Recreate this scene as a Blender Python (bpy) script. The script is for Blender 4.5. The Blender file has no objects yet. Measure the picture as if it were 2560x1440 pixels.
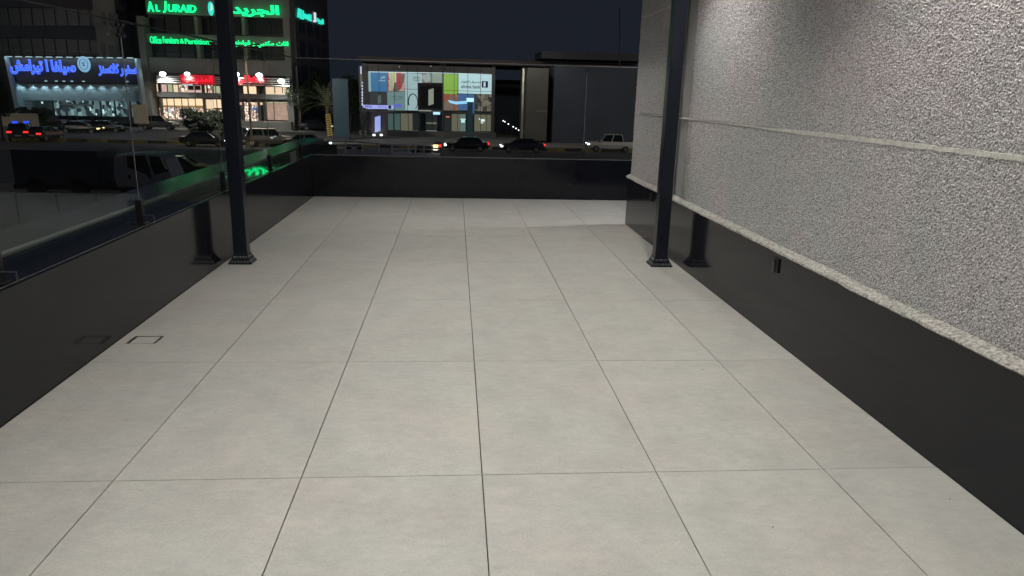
import bpy, bmesh, math, random
from mathutils import Vector, Matrix
random.seed(7)
sc = bpy.context.scene
COL = sc.collection
R = math.radians

# ------------------------------------------------------------------ camera
PITCH, YAW, ROLL, FPX = 0.264059, 0.0823868, 0.0253347, 1801.5
CH = 1.6
_cp, _sp, _cy, _sy = math.cos(PITCH), math.sin(PITCH), math.cos(YAW), math.sin(YAW)
FW = Vector((_sy*_cp, _cy*_cp, -_sp)); _rt = Vector((_cy, -_sy, 0)); _up = _rt.cross(FW)
RT = _rt*math.cos(ROLL) + _up*math.sin(ROLL); UP = -_rt*math.sin(ROLL) + _up*math.cos(ROLL)
cam_d = bpy.data.cameras.new('camera'); cam = bpy.data.objects.new('camera', cam_d); COL.objects.link(cam)
m = Matrix.Identity(4)
for i in range(3):
    m[i][0], m[i][1], m[i][2] = RT[i], UP[i], -FW[i]
m[2][3] = CH
cam.matrix_world = m
cam_d.sensor_width = 36; cam_d.lens = FPX/2560*36; cam_d.clip_start = .05; cam_d.clip_end = 3000
sc.camera = cam

# ------------------------------------------------------------------ night sky, moon-weak sun, exposure
w = bpy.data.worlds.new('World'); sc.world = w; w.use_nodes = True
nt = w.node_tree; nt.nodes.clear()
out = nt.nodes.new('ShaderNodeOutputWorld'); add = nt.nodes.new('ShaderNodeAddShader')
bg1 = nt.nodes.new('ShaderNodeBackground'); bg2 = nt.nodes.new('ShaderNodeBackground')
sky = nt.nodes.new('ShaderNodeTexSky'); sky.sky_type = 'NISHITA'; sky.sun_disc = False
sky.sun_elevation = R(-4); sky.sun_rotation = R(200)
nt.links.new(sky.outputs[0], bg1.inputs[0]); bg1.inputs[1].default_value = 0.02
bg2.inputs[0].default_value = (0.58, 0.70, 1.05, 1); bg2.inputs[1].default_value = 0.0195   # city sky glow
nt.links.new(bg1.outputs[0], add.inputs[0]); nt.links.new(bg2.outputs[0], add.inputs[1]); nt.links.new(add.outputs[0], out.inputs[0])
sun = bpy.data.lights.new('sun', 'SUN'); sun.energy = 0.01; sun.angle = R(.5); sun.color = (.85, .92, 1)
so = bpy.data.objects.new('sun', sun); COL.objects.link(so); so.rotation_euler = (R(55), 0, R(200))
sc.view_settings.view_transform = 'Standard'; sc.view_settings.look = 'None'
sc.view_settings.exposure = 0; sc.view_settings.gamma = 1; sc.view_settings.use_curve_mapping = False
sc.cycles.use_denoising = True
sc.cycles.max_bounces = 8; sc.cycles.transparent_max_bounces = 24; sc.cycles.sample_clamp_indirect = 4

def lamp(name, kind, loc, energy, color=(1, 1, 1), target=None, **kw):
    d = bpy.data.lights.new(name, kind); d.energy = energy; d.color = color
    for k, v in kw.items(): setattr(d, k, v)
    o = bpy.data.objects.new(name, d); COL.objects.link(o); o.location = loc
    if target is not None:
        o.rotation_euler = (Vector(target)-Vector(loc)).to_track_quat('-Z', 'Y').to_euler()
    return o

# ------------------------------------------------------------------ pixel -> place (photo pixels, 2560 wide)
def ray(u, v): return FW + RT*((u-1280)/FPX) + UP*((720-v)/FPX)
def G(u, v, z):
    d = ray(u, v); t = (z-CH)/d.z; return Vector((d.x*t, d.y*t, z))
def PY(u, v, Y):
    d = ray(u, v); t = Y/d.y; return Vector((d.x*t, Y, CH+d.z*t))
ZG = -4.4

# ------------------------------------------------------------------ materials
MATS = {}
def mat(name, col, rough=.6, metal=0., spec=.5, emit=None, es=0., noise=0., nscale=5., bump=0., bscale=40., coat=0.):
    if name in MATS: return MATS[name]
    M = bpy.data.materials.new(name); M.use_nodes = True; MATS[name] = M
    t = M.node_tree; b = t.nodes['Principled BSDF']
    b.inputs['Base Color'].default_value = (*col, 1); b.inputs['Roughness'].default_value = rough
    b.inputs['Metallic'].default_value = metal; b.inputs['Specular IOR Level'].default_value = spec
    b.inputs['Coat Weight'].default_value = coat
    if emit:
        b.inputs['Emission Color'].default_value = (*emit, 1); b.inputs['Emission Strength'].default_value = es
    if noise or bump:
        tc = t.nodes.new('ShaderNodeTexCoord')
    if noise:
        n = t.nodes.new('ShaderNodeTexNoise'); n.inputs['Scale'].default_value = nscale; n.inputs['Detail'].default_value = 6
        t.links.new(tc.outputs['Object'], n.inputs['Vector'])
        mr = t.nodes.new('ShaderNodeMapRange'); mr.inputs[1].default_value = .3; mr.inputs[2].default_value = .7
        mr.inputs[3].default_value = 1-noise; mr.inputs[4].default_value = 1+noise
        t.links.new(n.outputs[0], mr.inputs[0])
        mx = t.nodes.new('ShaderNodeVectorMath'); mx.operation = 'SCALE'; mx.inputs[0].default_value = col
        t.links.new(mr.outputs[0], mx.inputs['Scale']); t.links.new(mx.outputs[0], b.inputs['Base Color'])
    if bump:
        n2 = t.nodes.new('ShaderNodeTexNoise'); n2.inputs['Scale'].default_value = bscale; n2.inputs['Detail'].default_value = 4
        t.links.new(tc.outputs['Object'], n2.inputs['Vector'])
        bp = t.nodes.new('ShaderNodeBump'); bp.inputs['Strength'].default_value = bump; bp.inputs['Distance'].default_value = .01
        t.links.new(n2.outputs[0], bp.inputs['Height']); t.links.new(bp.outputs[0], b.inputs['Normal'])
    return M

def emis(name, col, s): return mat(name, (0.02, 0.02, 0.02), .5, emit=col, es=s)

def glass_mat(name, tint=(.93, .97, .96), refl=1.0, rough=0.0):
    if name in MATS: return MATS[name]
    M = bpy.data.materials.new(name); M.use_nodes = True; MATS[name] = M
    t = M.node_tree; t.nodes.clear()
    o = t.nodes.new('ShaderNodeOutputMaterial'); mx = t.nodes.new('ShaderNodeMixShader')
    tr = t.nodes.new('ShaderNodeBsdfTransparent'); tr.inputs[0].default_value = (*tint, 1)
    gl = t.nodes.new('ShaderNodeBsdfGlossy'); gl.inputs['Roughness'].default_value = rough
    fr = t.nodes.new('ShaderNodeFresnel'); fr.inputs[0].default_value = 1.5
    mu = t.nodes.new('ShaderNodeMath'); mu.operation = 'MULTIPLY'; mu.inputs[1].default_value = refl
    t.links.new(fr.outputs[0], mu.inputs[0]); t.links.new(mu.outputs[0], mx.inputs[0])
    t.links.new(tr.outputs[0], mx.inputs[1]); t.links.new(gl.outputs[0], mx.inputs[2]); t.links.new(mx.outputs[0], o.inputs[0])
    return M

def tile_mat():
    M = bpy.data.materials.new('porcelain_tile'); M.use_nodes = True
    t = M.node_tree; b = t.nodes['Principled BSDF']; N = t.nodes.new; L = t.links.new
    tc = N('ShaderNodeTexCoord'); oi = N('ShaderNodeObjectInfo'); geo = N('ShaderNodeNewGeometry')
    # every tile offset by its own random vector
    va = N('ShaderNodeVectorMath'); va.operation = 'SCALE'; va.inputs[0].default_value = (37, 19, 11); L(oi.outputs['Random'], va.inputs['Scale'])
    vb = N('ShaderNodeVectorMath'); vb.operation = 'ADD'; L(tc.outputs['Object'], vb.inputs[0]); L(va.outputs[0], vb.inputs[1])
    n1 = N('ShaderNodeTexNoise'); n1.inputs['Scale'].default_value = 4.5; n1.inputs['Detail'].default_value = 7; n1.inputs['Roughness'].default_value = .62; L(vb.outputs[0], n1.inputs[0])
    mp = N('ShaderNodeMapping'); mp.inputs['Scale'].default_value = (1, 2.0, 1); mp.inputs['Rotation'].default_value = (0, 0, .7); L(vb.outputs[0], mp.inputs[0])
    n2 = N('ShaderNodeTexNoise'); n2.inputs['Scale'].default_value = 14; n2.inputs['Detail'].default_value = 8; n2.inputs['Roughness'].default_value = .7; L(mp.outputs[0], n2.inputs[0])
    n3 = N('ShaderNodeTexNoise'); n3.inputs['Scale'].default_value = 130; n3.inputs['Detail'].default_value = 4; L(vb.outputs[0], n3.inputs[0])
    cr = N('ShaderNodeValToRGB'); cr.color_ramp.elements[0].position = .33; cr.color_ramp.elements[1].position = .68
    cr.color_ramp.elements[0].color = (.362, .354, .328, 1); cr.color_ramp.elements[1].color = (.432, .420, .388, 1)
    e = cr.color_ramp.elements.new(.5); e.color = (.398, .388, .364, 1)
    L(n1.outputs[0], cr.inputs[0])
    hue = N('ShaderNodeTexNoise'); hue.inputs['Scale'].default_value = 1.7; hue.inputs['Detail'].default_value = 3; L(geo.outputs['Position'], hue.inputs[0])
    hm = N('ShaderNodeValToRGB'); hm.color_ramp.elements[0].position = .38; hm.color_ramp.elements[1].position = .62
    hm.color_ramp.elements[0].color = (1.018, .995, .985, 1); hm.color_ramp.elements[1].color = (.985, 1.006, .995, 1)
    L(hue.outputs[0], hm.inputs[0])
    m1 = N('ShaderNodeVectorMath'); m1.operation = 'MULTIPLY'; L(cr.outputs[0], m1.inputs[0]); L(hm.outputs[0], m1.inputs[1])
    ad = N('ShaderNodeMath'); ad.operation = 'MULTIPLY_ADD'; L(n2.outputs[0], ad.inputs[0]); ad.inputs[1].default_value = .42; ad.inputs[2].default_value = .71
    ad2 = N('ShaderNodeMath'); ad2.operation = 'MULTIPLY_ADD'; L(n3.outputs[0], ad2.inputs[0]); ad2.inputs[1].default_value = .40; ad2.inputs[2].default_value = -.13
    sm = N('ShaderNodeMath'); L(ad.outputs[0], sm.inputs[0]); L(ad2.outputs[0], sm.inputs[1])
    tv = N('ShaderNodeMath'); tv.operation = 'MULTIPLY_ADD'; L(oi.outputs['Random'], tv.inputs[0]); tv.inputs[1].default_value = .07; tv.inputs[2].default_value = -.035
    sm2 = N('ShaderNodeMath'); L(sm.outputs[0], sm2.inputs[0]); L(tv.outputs[0], sm2.inputs[1])
    m2 = N('ShaderNodeVectorMath'); m2.operation = 'SCALE'; L(m1.outputs[0], m2.inputs[0]); L(sm2.outputs[0], m2.inputs['Scale'])
    L(m2.outputs[0], b.inputs['Base Color'])
    rr = N('ShaderNodeMath'); rr.operation = 'MULTIPLY_ADD'; L(n1.outputs[0], rr.inputs[0]); rr.inputs[1].default_value = .25; rr.inputs[2].default_value = .42
    L(rr.outputs[0], b.inputs['Roughness']); b.inputs['Specular IOR Level'].default_value = .4
    bp = N('ShaderNodeBump'); bp.inputs['Strength'].default_value = .12; bp.inputs['Distance'].default_value = .003
    L(n3.outputs[0], bp.inputs['Height']); L(bp.outputs[0], b.inputs['Normal'])
    return M

def stucco_mat(name, c0, c1, scale=85, dist=.012, strength=1.0, pink=.06):
    M = bpy.data.materials.new(name); M.use_nodes = True
    t = M.node_tree; b = t.nodes['Principled BSDF']; N = t.nodes.new; L = t.links.new
    tc = N('ShaderNodeTexCoord')
    nz = N('ShaderNodeTexNoise'); nz.inputs['Scale'].default_value = scale; nz.inputs['Detail'].default_value = 3; nz.inputs['Roughness'].default_value = .55; nz.inputs['Distortion'].default_value = .9
    L(tc.outputs['Object'], nz.inputs[0])
    n2 = N('ShaderNodeTexNoise'); n2.inputs['Scale'].default_value = scale*2.6; n2.inputs['Detail'].default_value = 2; L(tc.outputs['Object'], n2.inputs[0])
    vo = N('ShaderNodeTexVoronoi'); vo.inputs['Scale'].default_value = scale*.9; L(tc.outputs['Object'], vo.inputs[0])
    a = N('ShaderNodeMath'); a.operation = 'MULTIPLY_ADD'; L(n2.outputs[0], a.inputs[0]); a.inputs[1].default_value = .35; L(nz.outputs[0], a.inputs[2])
    v2 = N('ShaderNodeMath'); v2.operation = 'MULTIPLY_ADD'; L(vo.outputs[0], v2.inputs[0]); v2.inputs[1].default_value = -.35; L(a.outputs[0], v2.inputs[2])
    cr = N('ShaderNodeValToRGB'); cr.color_ramp.elements[0].position = .36; cr.color_ramp.elements[1].position = .66
    cr.color_ramp.elements[0].color = (*c0, 1); cr.color_ramp.elements[1].color = (*c1, 1); L(v2.outputs[0], cr.inputs[0])
    big = N('ShaderNodeTexNoise'); big.inputs['Scale'].default_value = 1.6; big.inputs['Detail'].default_value = 4; L(tc.outputs['Object'], big.inputs[0])
    hm = N('ShaderNodeValToRGB'); hm.color_ramp.elements[0].position = .4; hm.color_ramp.elements[1].position = .62
    hm.color_ramp.elements[0].color = (.95, .97, .96, 1); hm.color_ramp.elements[1].color = (1.04+pink, 1.0, 1.03, 1); L(big.outputs[0], hm.inputs[0])
    mm = N('ShaderNodeVectorMath'); mm.operation = 'MULTIPLY'; L(cr.outputs[0], mm.inputs[0]); L(hm.outputs[0], mm.inputs[1]); L(mm.outputs[0], b.inputs['Base Color'])
    b.inputs['Roughness'].default_value = .78; b.inputs['Specular IOR Level'].default_value = .3
    bp = N('ShaderNodeBump'); bp.inputs['Strength'].default_value = strength; bp.inputs['Distance'].default_value = dist
    L(v2.outputs[0], bp.inputs['Height']); L(bp.outputs[0], b.inputs['Normal'])
    return M

TILE = tile_mat()
STUCCO = stucco_mat('spatterdash_render', (.20, .198, .195), (.59, .583, .575), scale=125, dist=.0035, strength=.9, pink=.03)
RAW = stucco_mat('raw_plaster', (.25, .24, .215), (.54, .52, .47), scale=60, dist=.01, pink=0)
SMOOTH = mat('smooth_plaster', (.27, .27, .265), .7, noise=.1, nscale=6, bump=.25, bscale=60)
BLACKP = mat('black_composite_panel', (.0078, .0084, .0118), .11, spec=.32, noise=.1, nscale=2.5)
BLACKM = mat('black_powder_coat', (.009, .011, .018), .28, spec=.4, noise=.2, nscale=20)
GROUT = mat('dark_joint', (.02, .018, .016), .9)
WHITEJ = mat('white_joint_plaster', (.50, .49, .45), .8, noise=.2, nscale=25, bump=.6, bscale=90)
STEEL = mat('brushed_steel', (.30, .30, .31), .35, metal=1)
GLASS = glass_mat('balustrade_glass', refl=.15)

# ------------------------------------------------------------------ mesh helpers
def tag(o, label=None, cat=None, group=None, kind=None):
    if label: o['label'] = label
    if cat: o['category'] = cat
    if group: o['group'] = group
    if kind: o['kind'] = kind
    return o
def empty(name, loc=(0, 0, 0), rz=0, label=None, cat=None, group=None):
    o = bpy.data.objects.new(name, None); COL.objects.link(o); o.location = loc; o.rotation_euler = (0, 0, rz)
    o.empty_display_size = .1
    return tag(o, label, cat, group)
def box(bm, x0, x1, y0, y1, z0, z1, bev=0):
    v = [bm.verts.new((x, y, z)) for x in (x0, x1) for y in (y0, y1) for z in (z0, z1)]
    fs = [bm.faces.new([v[i] for i in q]) for q in ((0, 1, 3, 2), (4, 6, 7, 5), (0, 4, 5, 1), (2, 3, 7, 6), (0, 2, 6, 4), (1, 5, 7, 3))]
    if bev:
        es = {e for f in fs for e in f.edges}
        bmesh.ops.bevel(bm, geom=list(es), offset=bev, segments=1, affect='EDGES')
    return v
def tube(bm, p0, p1, r0, r1=None, n=8, cap=True):
    p0, p1 = Vector(p0), Vector(p1); r1 = r0 if r1 is None else r1
    ax = (p1-p0).normalized(); a = ax.orthogonal().normalized(); b = ax.cross(a)
    ring = []
    for p, r in ((p0, r0), (p1, r1)):
        ring.append([bm.verts.new(p+(a*math.cos(2*math.pi*k/n)+b*math.sin(2*math.pi*k/n))*r) for k in range(n)])
    for k in range(n):
        f = bm.faces.new([ring[0][k], ring[0][(k+1) % n], ring[1][(k+1) % n], ring[1][k]]); f.smooth = n > 6
    if cap:
        bm.faces.new(ring[0][::-1]); bm.faces.new(ring[1])
def prism(bm, pts, y0, y1):           # polygon in XZ extruded along Y
    a = [bm.verts.new((x, y0, z)) for x, z in pts]; b = [bm.verts.new((x, y1, z)) for x, z in pts]
    n = len(pts)
    bm.faces.new(a); bm.faces.new(b[::-1])
    for k in range(n): bm.faces.new([a[k], b[k], b[(k+1) % n], a[(k+1) % n]])
def obj(name, bm, M, parent=None, recalc=True):
    if recalc: bmesh.ops.recalc_face_normals(bm, faces=bm.faces)
    me = bpy.data.meshes.new(name); bm.to_mesh(me); bm.free()
    me.materials.append(M)
    o = bpy.data.objects.new(name, me); COL.objects.link(o)
    if parent: o.parent = parent
    return o
def boxobj(name, d, M, parent=None, bev=0):
    bm = bmesh.new(); box(bm, *d, bev=bev); return obj(name, bm, M, parent)
def rect(u0, v0, u1, v1, Y):          # photo rectangle -> X0,X1,Z0,Z1 on the plane y=Y
    um, vm = (u0+u1)/2, (v0+v1)/2
    return PY(u0, vm, Y).x, PY(u1, vm, Y).x, PY(um, v1, Y).z, PY(um, v0, Y).z
def wbox(name, u0, v0, u1, v1, Y, d, M, parent=None):   # box whose front face sits at y=Y
    x0, x1, z0, z1 = rect(u0, v0, u1, v1, Y)
    return boxobj(name, (x0, x1, Y, Y+d, z0, z1), M, parent)
def quad_pts(name, pts, Y, d, M, parent=None):
    P = [PY(u, v, Y) for u, v in pts]; bm = bmesh.new(); prism(bm, [(p.x, p.z) for p in P], Y, Y+d)
    return obj(name, bm, M, parent)
def dup(o, parent=None, loc=None, rz=None, label=None):
    c = o.copy(); COL.objects.link(c)
    if parent: c.parent = parent
    if loc is not None: c.location = loc
    if rz is not None: c.rotation_euler = (0, 0, rz)
    if label: c['label'] = label
    for ch in list(o.children): dup(ch, c)
    return c

# Arabic letters joined into their printed forms, written in visual order
AR = {'ا': (0xFE8D, 2), 'ب': (0xFE8F, 4), 'ت': (0xFE95, 4), 'ث': (0xFE99, 4), 'ج': (0xFE9D, 4), 'ح': (0xFEA1, 4), 'خ': (0xFEA5, 4),
      'د': (0xFEA9, 2), 'ذ': (0xFEAB, 2), 'ر': (0xFEAD, 2), 'ز': (0xFEAF, 2), 'س': (0xFEB1, 4), 'ش': (0xFEB5, 4), 'ص': (0xFEB9, 4),
      'ض': (0xFEBD, 4), 'ط': (0xFEC1, 4), 'ع': (0xFEC9, 4), 'غ': (0xFECD, 4), 'ف': (0xFED1, 4), 'ق': (0xFED5, 4), 'ك': (0xFED9, 4),
      'ل': (0xFEDD, 4), 'م': (0xFEE1, 4), 'ن': (0xFEE5, 4), 'ه': (0xFEE9, 4), 'و': (0xFEED, 2), 'ي': (0xFEF1, 4), 'ة': (0xFE93, 2),
      'إ': (0xFE87, 2), 'ء': (0xFE80, 1), 'L': (0xFEFB, 2), 'M': (0xFEF9, 2)}
def arabic(s):
    s = s.replace('لإ', 'M').replace('لا', 'L'); o = []
    for i, c in enumerate(s):
        if c not in AR: o.append(c); continue
        base, n = AR[c]
        pj = i > 0 and s[i-1] in AR and AR[s[i-1]][1] == 4 and n > 1
        nj = n == 4 and i+1 < len(s) and s[i+1] in AR and AR[s[i+1]][1] > 1
        o.append(chr(base + (3 if pj and nj else 1 if pj else 2 if nj else 0)))
    return ''.join(o[::-1])
def text(name, s, u0, v0, u1, v1, Y, M, parent=None, depth=.05, bold=0., shear=0., side=None):
    c = bpy.data.curves.new(name, 'FONT'); c.body = s; c.extrude = .05; c.offset = bold; c.resolution_u = 3; c.shear = shear
    t = bpy.data.objects.new(name, c); COL.objects.link(t)
    bpy.context.view_layer.update()
    me = bpy.data.meshes.new_from_object(t.evaluated_get(bpy.context.evaluated_depsgraph_get()))
    bpy.data.objects.remove(t)
    me.name = name
    xs = [v.co.x for v in me.vertices]; ys = [v.co.y for v in me.vertices]
    ax, bx, ay, by = min(xs), max(xs), min(ys), max(ys)
    if side is None:
        X0, X1, Z0, Z1 = rect(u0, v0, u1, v1, Y)
        for v in me.vertices:
            a = (v.co.x-ax)/(bx-ax); b = (v.co.y-ay)/(by-ay); z = v.co.z
            v.co = (X0+(X1-X0)*a, Y-depth/2-z*depth*10, Z0+(Z1-Z0)*b)
    else:                               # lettering on a wall that runs away from the street: side = (x, y0, y1, z0, z1)
        X, Y0, Y1, Z0, Z1 = side
        for v in me.vertices:
            a = (v.co.x-ax)/(bx-ax); b = (v.co.y-ay)/(by-ay)
            v.co = (X+depth/2+v.co.z*depth*10, Y0+(Y1-Y0)*a, Z0+(Z1-Z0)*b)
    me.materials.clear(); me.materials.append(M)
    o = bpy.data.objects.new(name, me); COL.objects.link(o)
    if parent: o.parent = parent
    return o

# ================================================================== TERRACE
XL, XR, YF, YC = -2.16, 2.20, 11.22, 9.10     # left parapet, right wall, far parapet, corner of the right wall
PH = .625                                      # height of the black panels
X0, TW = -1.4161, .76914
YR = [-2.66, -1.295, .07, 1.435, 2.804, 4.172, 5.535, 6.855, 8.21, 9.575, 10.94, YF]
slab = boxobj('terrace_floor', (-3.4, 9, -4.5, 11.6, -.35, -.022), GROUT); slab['kind'] = 'structure'
xs = [XL+.004] + [X0+TW*k for k in range(5)] + [XR-.002]
hx0, hx1, hy0, hy1 = None, None, None, None
hp = [G(*q, 0) for q in ((312, 859), (388, 859), (412, 840), (340, 840))]
HX0 = (hp[0].x+hp[3].x)/2; HX1 = (hp[1].x+hp[2].x)/2; HY0 = (hp[0].y+hp[1].y)/2; HY1 = (hp[2].y+hp[3].y)/2
bev = .0012
_seen = {}
def tile(x0, x1, y0, y1):
    k = (round(x1-x0, 4), round(y1-y0, 4))
    cx, cy = (x0+x1)/2, (y0+y1)/2
    if k not in _seen:
        bm = bmesh.new(); a, b = k[0]/2, k[1]/2
        box(bm, -a, a, -b, b, -.02, 0, bev=bev)
        o = obj('tile', bm, TILE, slab); _seen[k] = o.data
    else:
        o = bpy.data.objects.new('tile', _seen[k]); COL.objects.link(o); o.parent = slab
    o.location = (cx, cy, random.uniform(-.0006, .0006))
    return o
gx, gy = .0042, .0038
for j in range(len(YR)-1):
    y0, y1 = YR[j]+gy/2+ random.uniform(0, .0004), YR[j+1]-gy/2
    cols = list(xs)
    if y0 > YC-.1 or y1 > YC+.2: cols = xs[:-1] + [X0+TW*k for k in range(5, 13)]
    for i in range(len(cols)-1):
        a, b = cols[i]+gx/2, cols[i+1]-gx/2
        if j == len(YR)-1: pass
        if a < HX1 and b > HX0 and y0 < HY1 and y1 > HY0:      # the tile cut out round the access hatch
            bm = bmesh.new(); cx, cy = (a+b)/2, (y0+y1)/2
            for q in ((a, b, y0, HY0), (a, b, HY1, y1), (a, HX0, HY0, HY1), (HX1, b, HY0, HY1)):
                box(bm, q[0]-cx, q[1]-cx, q[2]-cy, q[3]-cy, -.02, 0)
            bmesh.ops.remove_doubles(bm, verts=bm.verts, dist=.0001)
            o = obj('tile', bm, TILE, slab); o.location = (cx, cy, 0); continue
        tile(a, b, y0, y1)
# sealed edge joints along the walls
bm = bmesh.new(); box(bm, XL-.002, XL+.006, -4, YF, -.02, -.002); box(bm, XR-.004, XR+.002, -4, YC, -.02, -.001)
obj('edge_joint', bm, GROUT, slab)
# access hatch
h = empty('access_hatch', ((HX0+HX1)/2, (HY0+HY1)/2, 0), 0, 'small square tile-topped access hatch with dark rim set in the floor by the left parapet', 'hatch')
hw, hd = (HX1-HX0)/2, (HY1-HY0)/2
bm = bmesh.new()
for q in ((-hw, hw, -hd, -hd+.006), (-hw, hw, hd-.006, hd), (-hw, -hw+.016, -hd+.006, hd-.006), (hw-.016, hw, -hd+.006, hd-.006)): box(bm, *q, -.02, -.0012)
obj('rim', bm, BLACKM, h)
boxobj('cover', (-hw+.020, hw-.020, -hd+.011, hd-.011, -.018, -.001), TILE, h, bev=.001)

# --- left parapet: glossy black panel, black ledge behind, pale coping beyond
lp = empty('left_parapet', (XL, 4, 0), 0, 'low glossy black panelled parapet along the left side of the terrace', 'parapet')
def rel(o, p):
    o.location = o.location - p.location; return o
def part(name, d, M, p, bev=0): return rel(boxobj(name, d, M, p, bev), p)
part('cladding', (XL-.03, XL, -4.4, YF+.03, 0, PH), BLACKP, lp)
part('top_edge', (XL-.055, XL-.032, -4.4, YF+.03, .05, PH-.006), mat('weathered_edge', (.09, .085, .08), .6, noise=.5, nscale=12), lp)
LEDGE = mat('black_gloss_ledge', (.010, .011, .014), .025, spec=1.0)
part('ledge', (-2.72, XL-.056, -4.4, 14, .40, .585), LEDGE, lp)
COPE = mat('grey_coping', (.045, .047, .046), .2, spec=.6, noise=.3, nscale=2.5, bump=.1, bscale=3)
part('coping', (-3.13, -2.722, -4.4, 15.5, .40, .60), COPE, lp)
part('coping_edge', (-2.721, -2.714, -4.4, 15.5, .586, .603), mat('pale_edge_trim', (.22, .22, .2), .5), lp)
part('outer_face', (-3.12, -2.8, -4.4, 15.5, -4.4, .398), mat('dark_cladding', (.03, .03, .035), .4), lp)

# --- far parapet
fp = empty('far_parapet', (1, YF, 0), 0, 'low glossy black panelled parapet across the far end of the terrace', 'parapet')
part('cladding', (XL+.002, 9, YF, YF+.03, 0, PH), BLACKP, fp)
part('top_trim', (XL-.03, 9, YF-.004, YF+.036, PH+.001, PH+.009), mat('grey_trim', (.22, .23, .25), .35, metal=.6), fp)
part('ledge', (-2.12, 9, YF+.04, YF+.215, .40, .583), LEDGE, fp)

# --- right building wall
rw = empty('building_wall', (XR, 5, 0), 0, 'tall grey rough-rendered building wall with a black panelled base on the right', 'wall')
part('base_panel', (XR, XR+.04, -4.4, YC, 0, .592), BLACKP, rw)
part('base_panel', (XR+.04, 9, YC-.04, YC, 0, .592), BLACKP, rw)
# uneven plaster ledge on top of the base
bm = bmesh.new(); n = 520; prev = None; rnd = random.Random(3)
ya, yb = -4.4, YC+.03; wob = [0]*n
for _ in range(2):
    s = 0
    for i in range(n): s = s*.8+rnd.uniform(-1, 1)*.0022; wob[i] += s
for i in range(n):
    y = ya+(yb-ya)*i/(n-1); wv = wob[i]; k = .4*math.sin(y*5.1)*.004+rnd.uniform(-.0012, .0012)
    ring = [bm.verts.new((XR-.016+wv, y, .594+k)), bm.verts.new((XR-.024+wv, y, .602+k)), bm.verts.new((XR-.018+wv, y, .614+k)),
            bm.verts.new((XR+.045, y, .640+k*2)), bm.verts.new((XR+.045, y, .594))]
    if prev:
        for a in range(5):
            f = bm.faces.new([prev[a], prev[(a+1) % 5], ring[(a+1) % 5], ring[a]])
    else: bm.faces.new(ring)
    prev = ring
bm.faces.new(prev[::-1])
rel(obj('plaster_ledge', bm, RAW, rw), rw)
XS = XR+.035                                   # face of the render
YS0, YS1 = 6.62, 7.02                          # the smooth pilaster strip behind the right post
YS0 = None
# world positions of the smooth strip from its bottom corners
d = ray(1742, 560-300); 
def wallY(u, v, X): d = ray(u, v); return d.y*X/d.x
ys_far, ys_near = wallY(1684, 478, XS), wallY(1722, 300, XS)
zj = 1.40
d = ray(1640, 31); zj2 = CH+d.z*XS/d.x
def face(name, y0, y1, z0, z1, M, dx=.012): return part(name, (XS+dx, XS+.25, y0, y1, z0, z1), M, rw)
txv = bpy.data.textures.new('render_grain', 'VORONOI'); txv.noise_scale = .0085; txv.distance_metric = 'DISTANCE'
txc = bpy.data.textures.new('render_lumps', 'CLOUDS'); txc.noise_scale = .0095; txc.noise_depth = 1
def skin(y0, y1, z0, z1, st):                # rough skin with real relief on the part of the wall the photo shows
    ny, nz = int((y1-y0)/st)+1, int((z1-z0)/(st*.9))+1
    V = [(XS, y0+(y1-y0)*i/(ny-1), z0+(z1-z0)*k/(nz-1)) for i in range(ny) for k in range(nz)]
    F = [(i*nz+k, i*nz+k+1, (i+1)*nz+k+1, (i+1)*nz+k) for i in range(ny-1) for k in range(nz-1)]
    me = bpy.data.meshes.new('render_panel'); me.from_pydata(V, [], F); me.materials.append(STUCCO)
    o = bpy.data.objects.new('render_panel', me); COL.objects.link(o); o.parent = rw; rel(o, rw)
    for tx, sth, mid in ((txv, .0072, .3), (txc, .0085, .5)):
        d_ = o.modifiers.new('relief', 'DISPLACE'); d_.texture = tx; d_.texture_coords = 'LOCAL'; d_.direction = 'X'; d_.strength = -sth; d_.mid_level = mid
for (a, b, st) in ((2.2, 4.0, .0034), (4.0, ys_near, .0055), (ys_far, YC-.002, .012)):
    skin(a, b, .635, zj-.012, st)
    if a < 4: skin(a, b, zj+.012, 2.3, st)
    else: skin(a, b, zj+.012, zj2-.007, st); skin(a, b, zj2+.007, 3.3, st*1.5)
for (a, b) in ((-4.4, ys_near), (ys_far, YC)):
    face('wall_core', a, b, .62, 6, SMOOTH)
face('smooth_strip', ys_near+.001, ys_far-.001, .60, 6, SMOOTH, .012)
part('return_wall', (XS+.002, 9, YC-.25, YC-.001, .62, 6), STUCCO, rw)
# joint filling: ragged pale plaster near the camera, thin grey further off
bm = bmesh.new(); prev = None
for i in range(260):
    y = -4.4+(YC-.002+4.4)*i/259
    wz = .012 if y < 4.6 else .012-.007*min(1, (y-4.6)/.9)
    top = zj+wz+rnd.uniform(-.003, .003); bt = zj-wz+rnd.uniform(-.003, .003); pr = XS-.005+rnd.uniform(-.002, .002)
    ring = [bm.verts.new((pr, y, bt)), bm.verts.new((pr, y, top)), bm.verts.new((XS+.06, y, zj+.02)), bm.verts.new((XS+.06, y, zj-.02))]
    if prev:
        for a in range(4): bm.faces.new([prev[a], prev[(a+1) % 4], ring[(a+1) % 4], ring[a]])
    prev = ring
rel(obj('joint_strip', bm, WHITEJ, rw), rw)
part('joint_strip', (XS+.001, XS+.02, 4, YC-.002, zj2-.008, zj2+.008), WHITEJ, rw)

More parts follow.
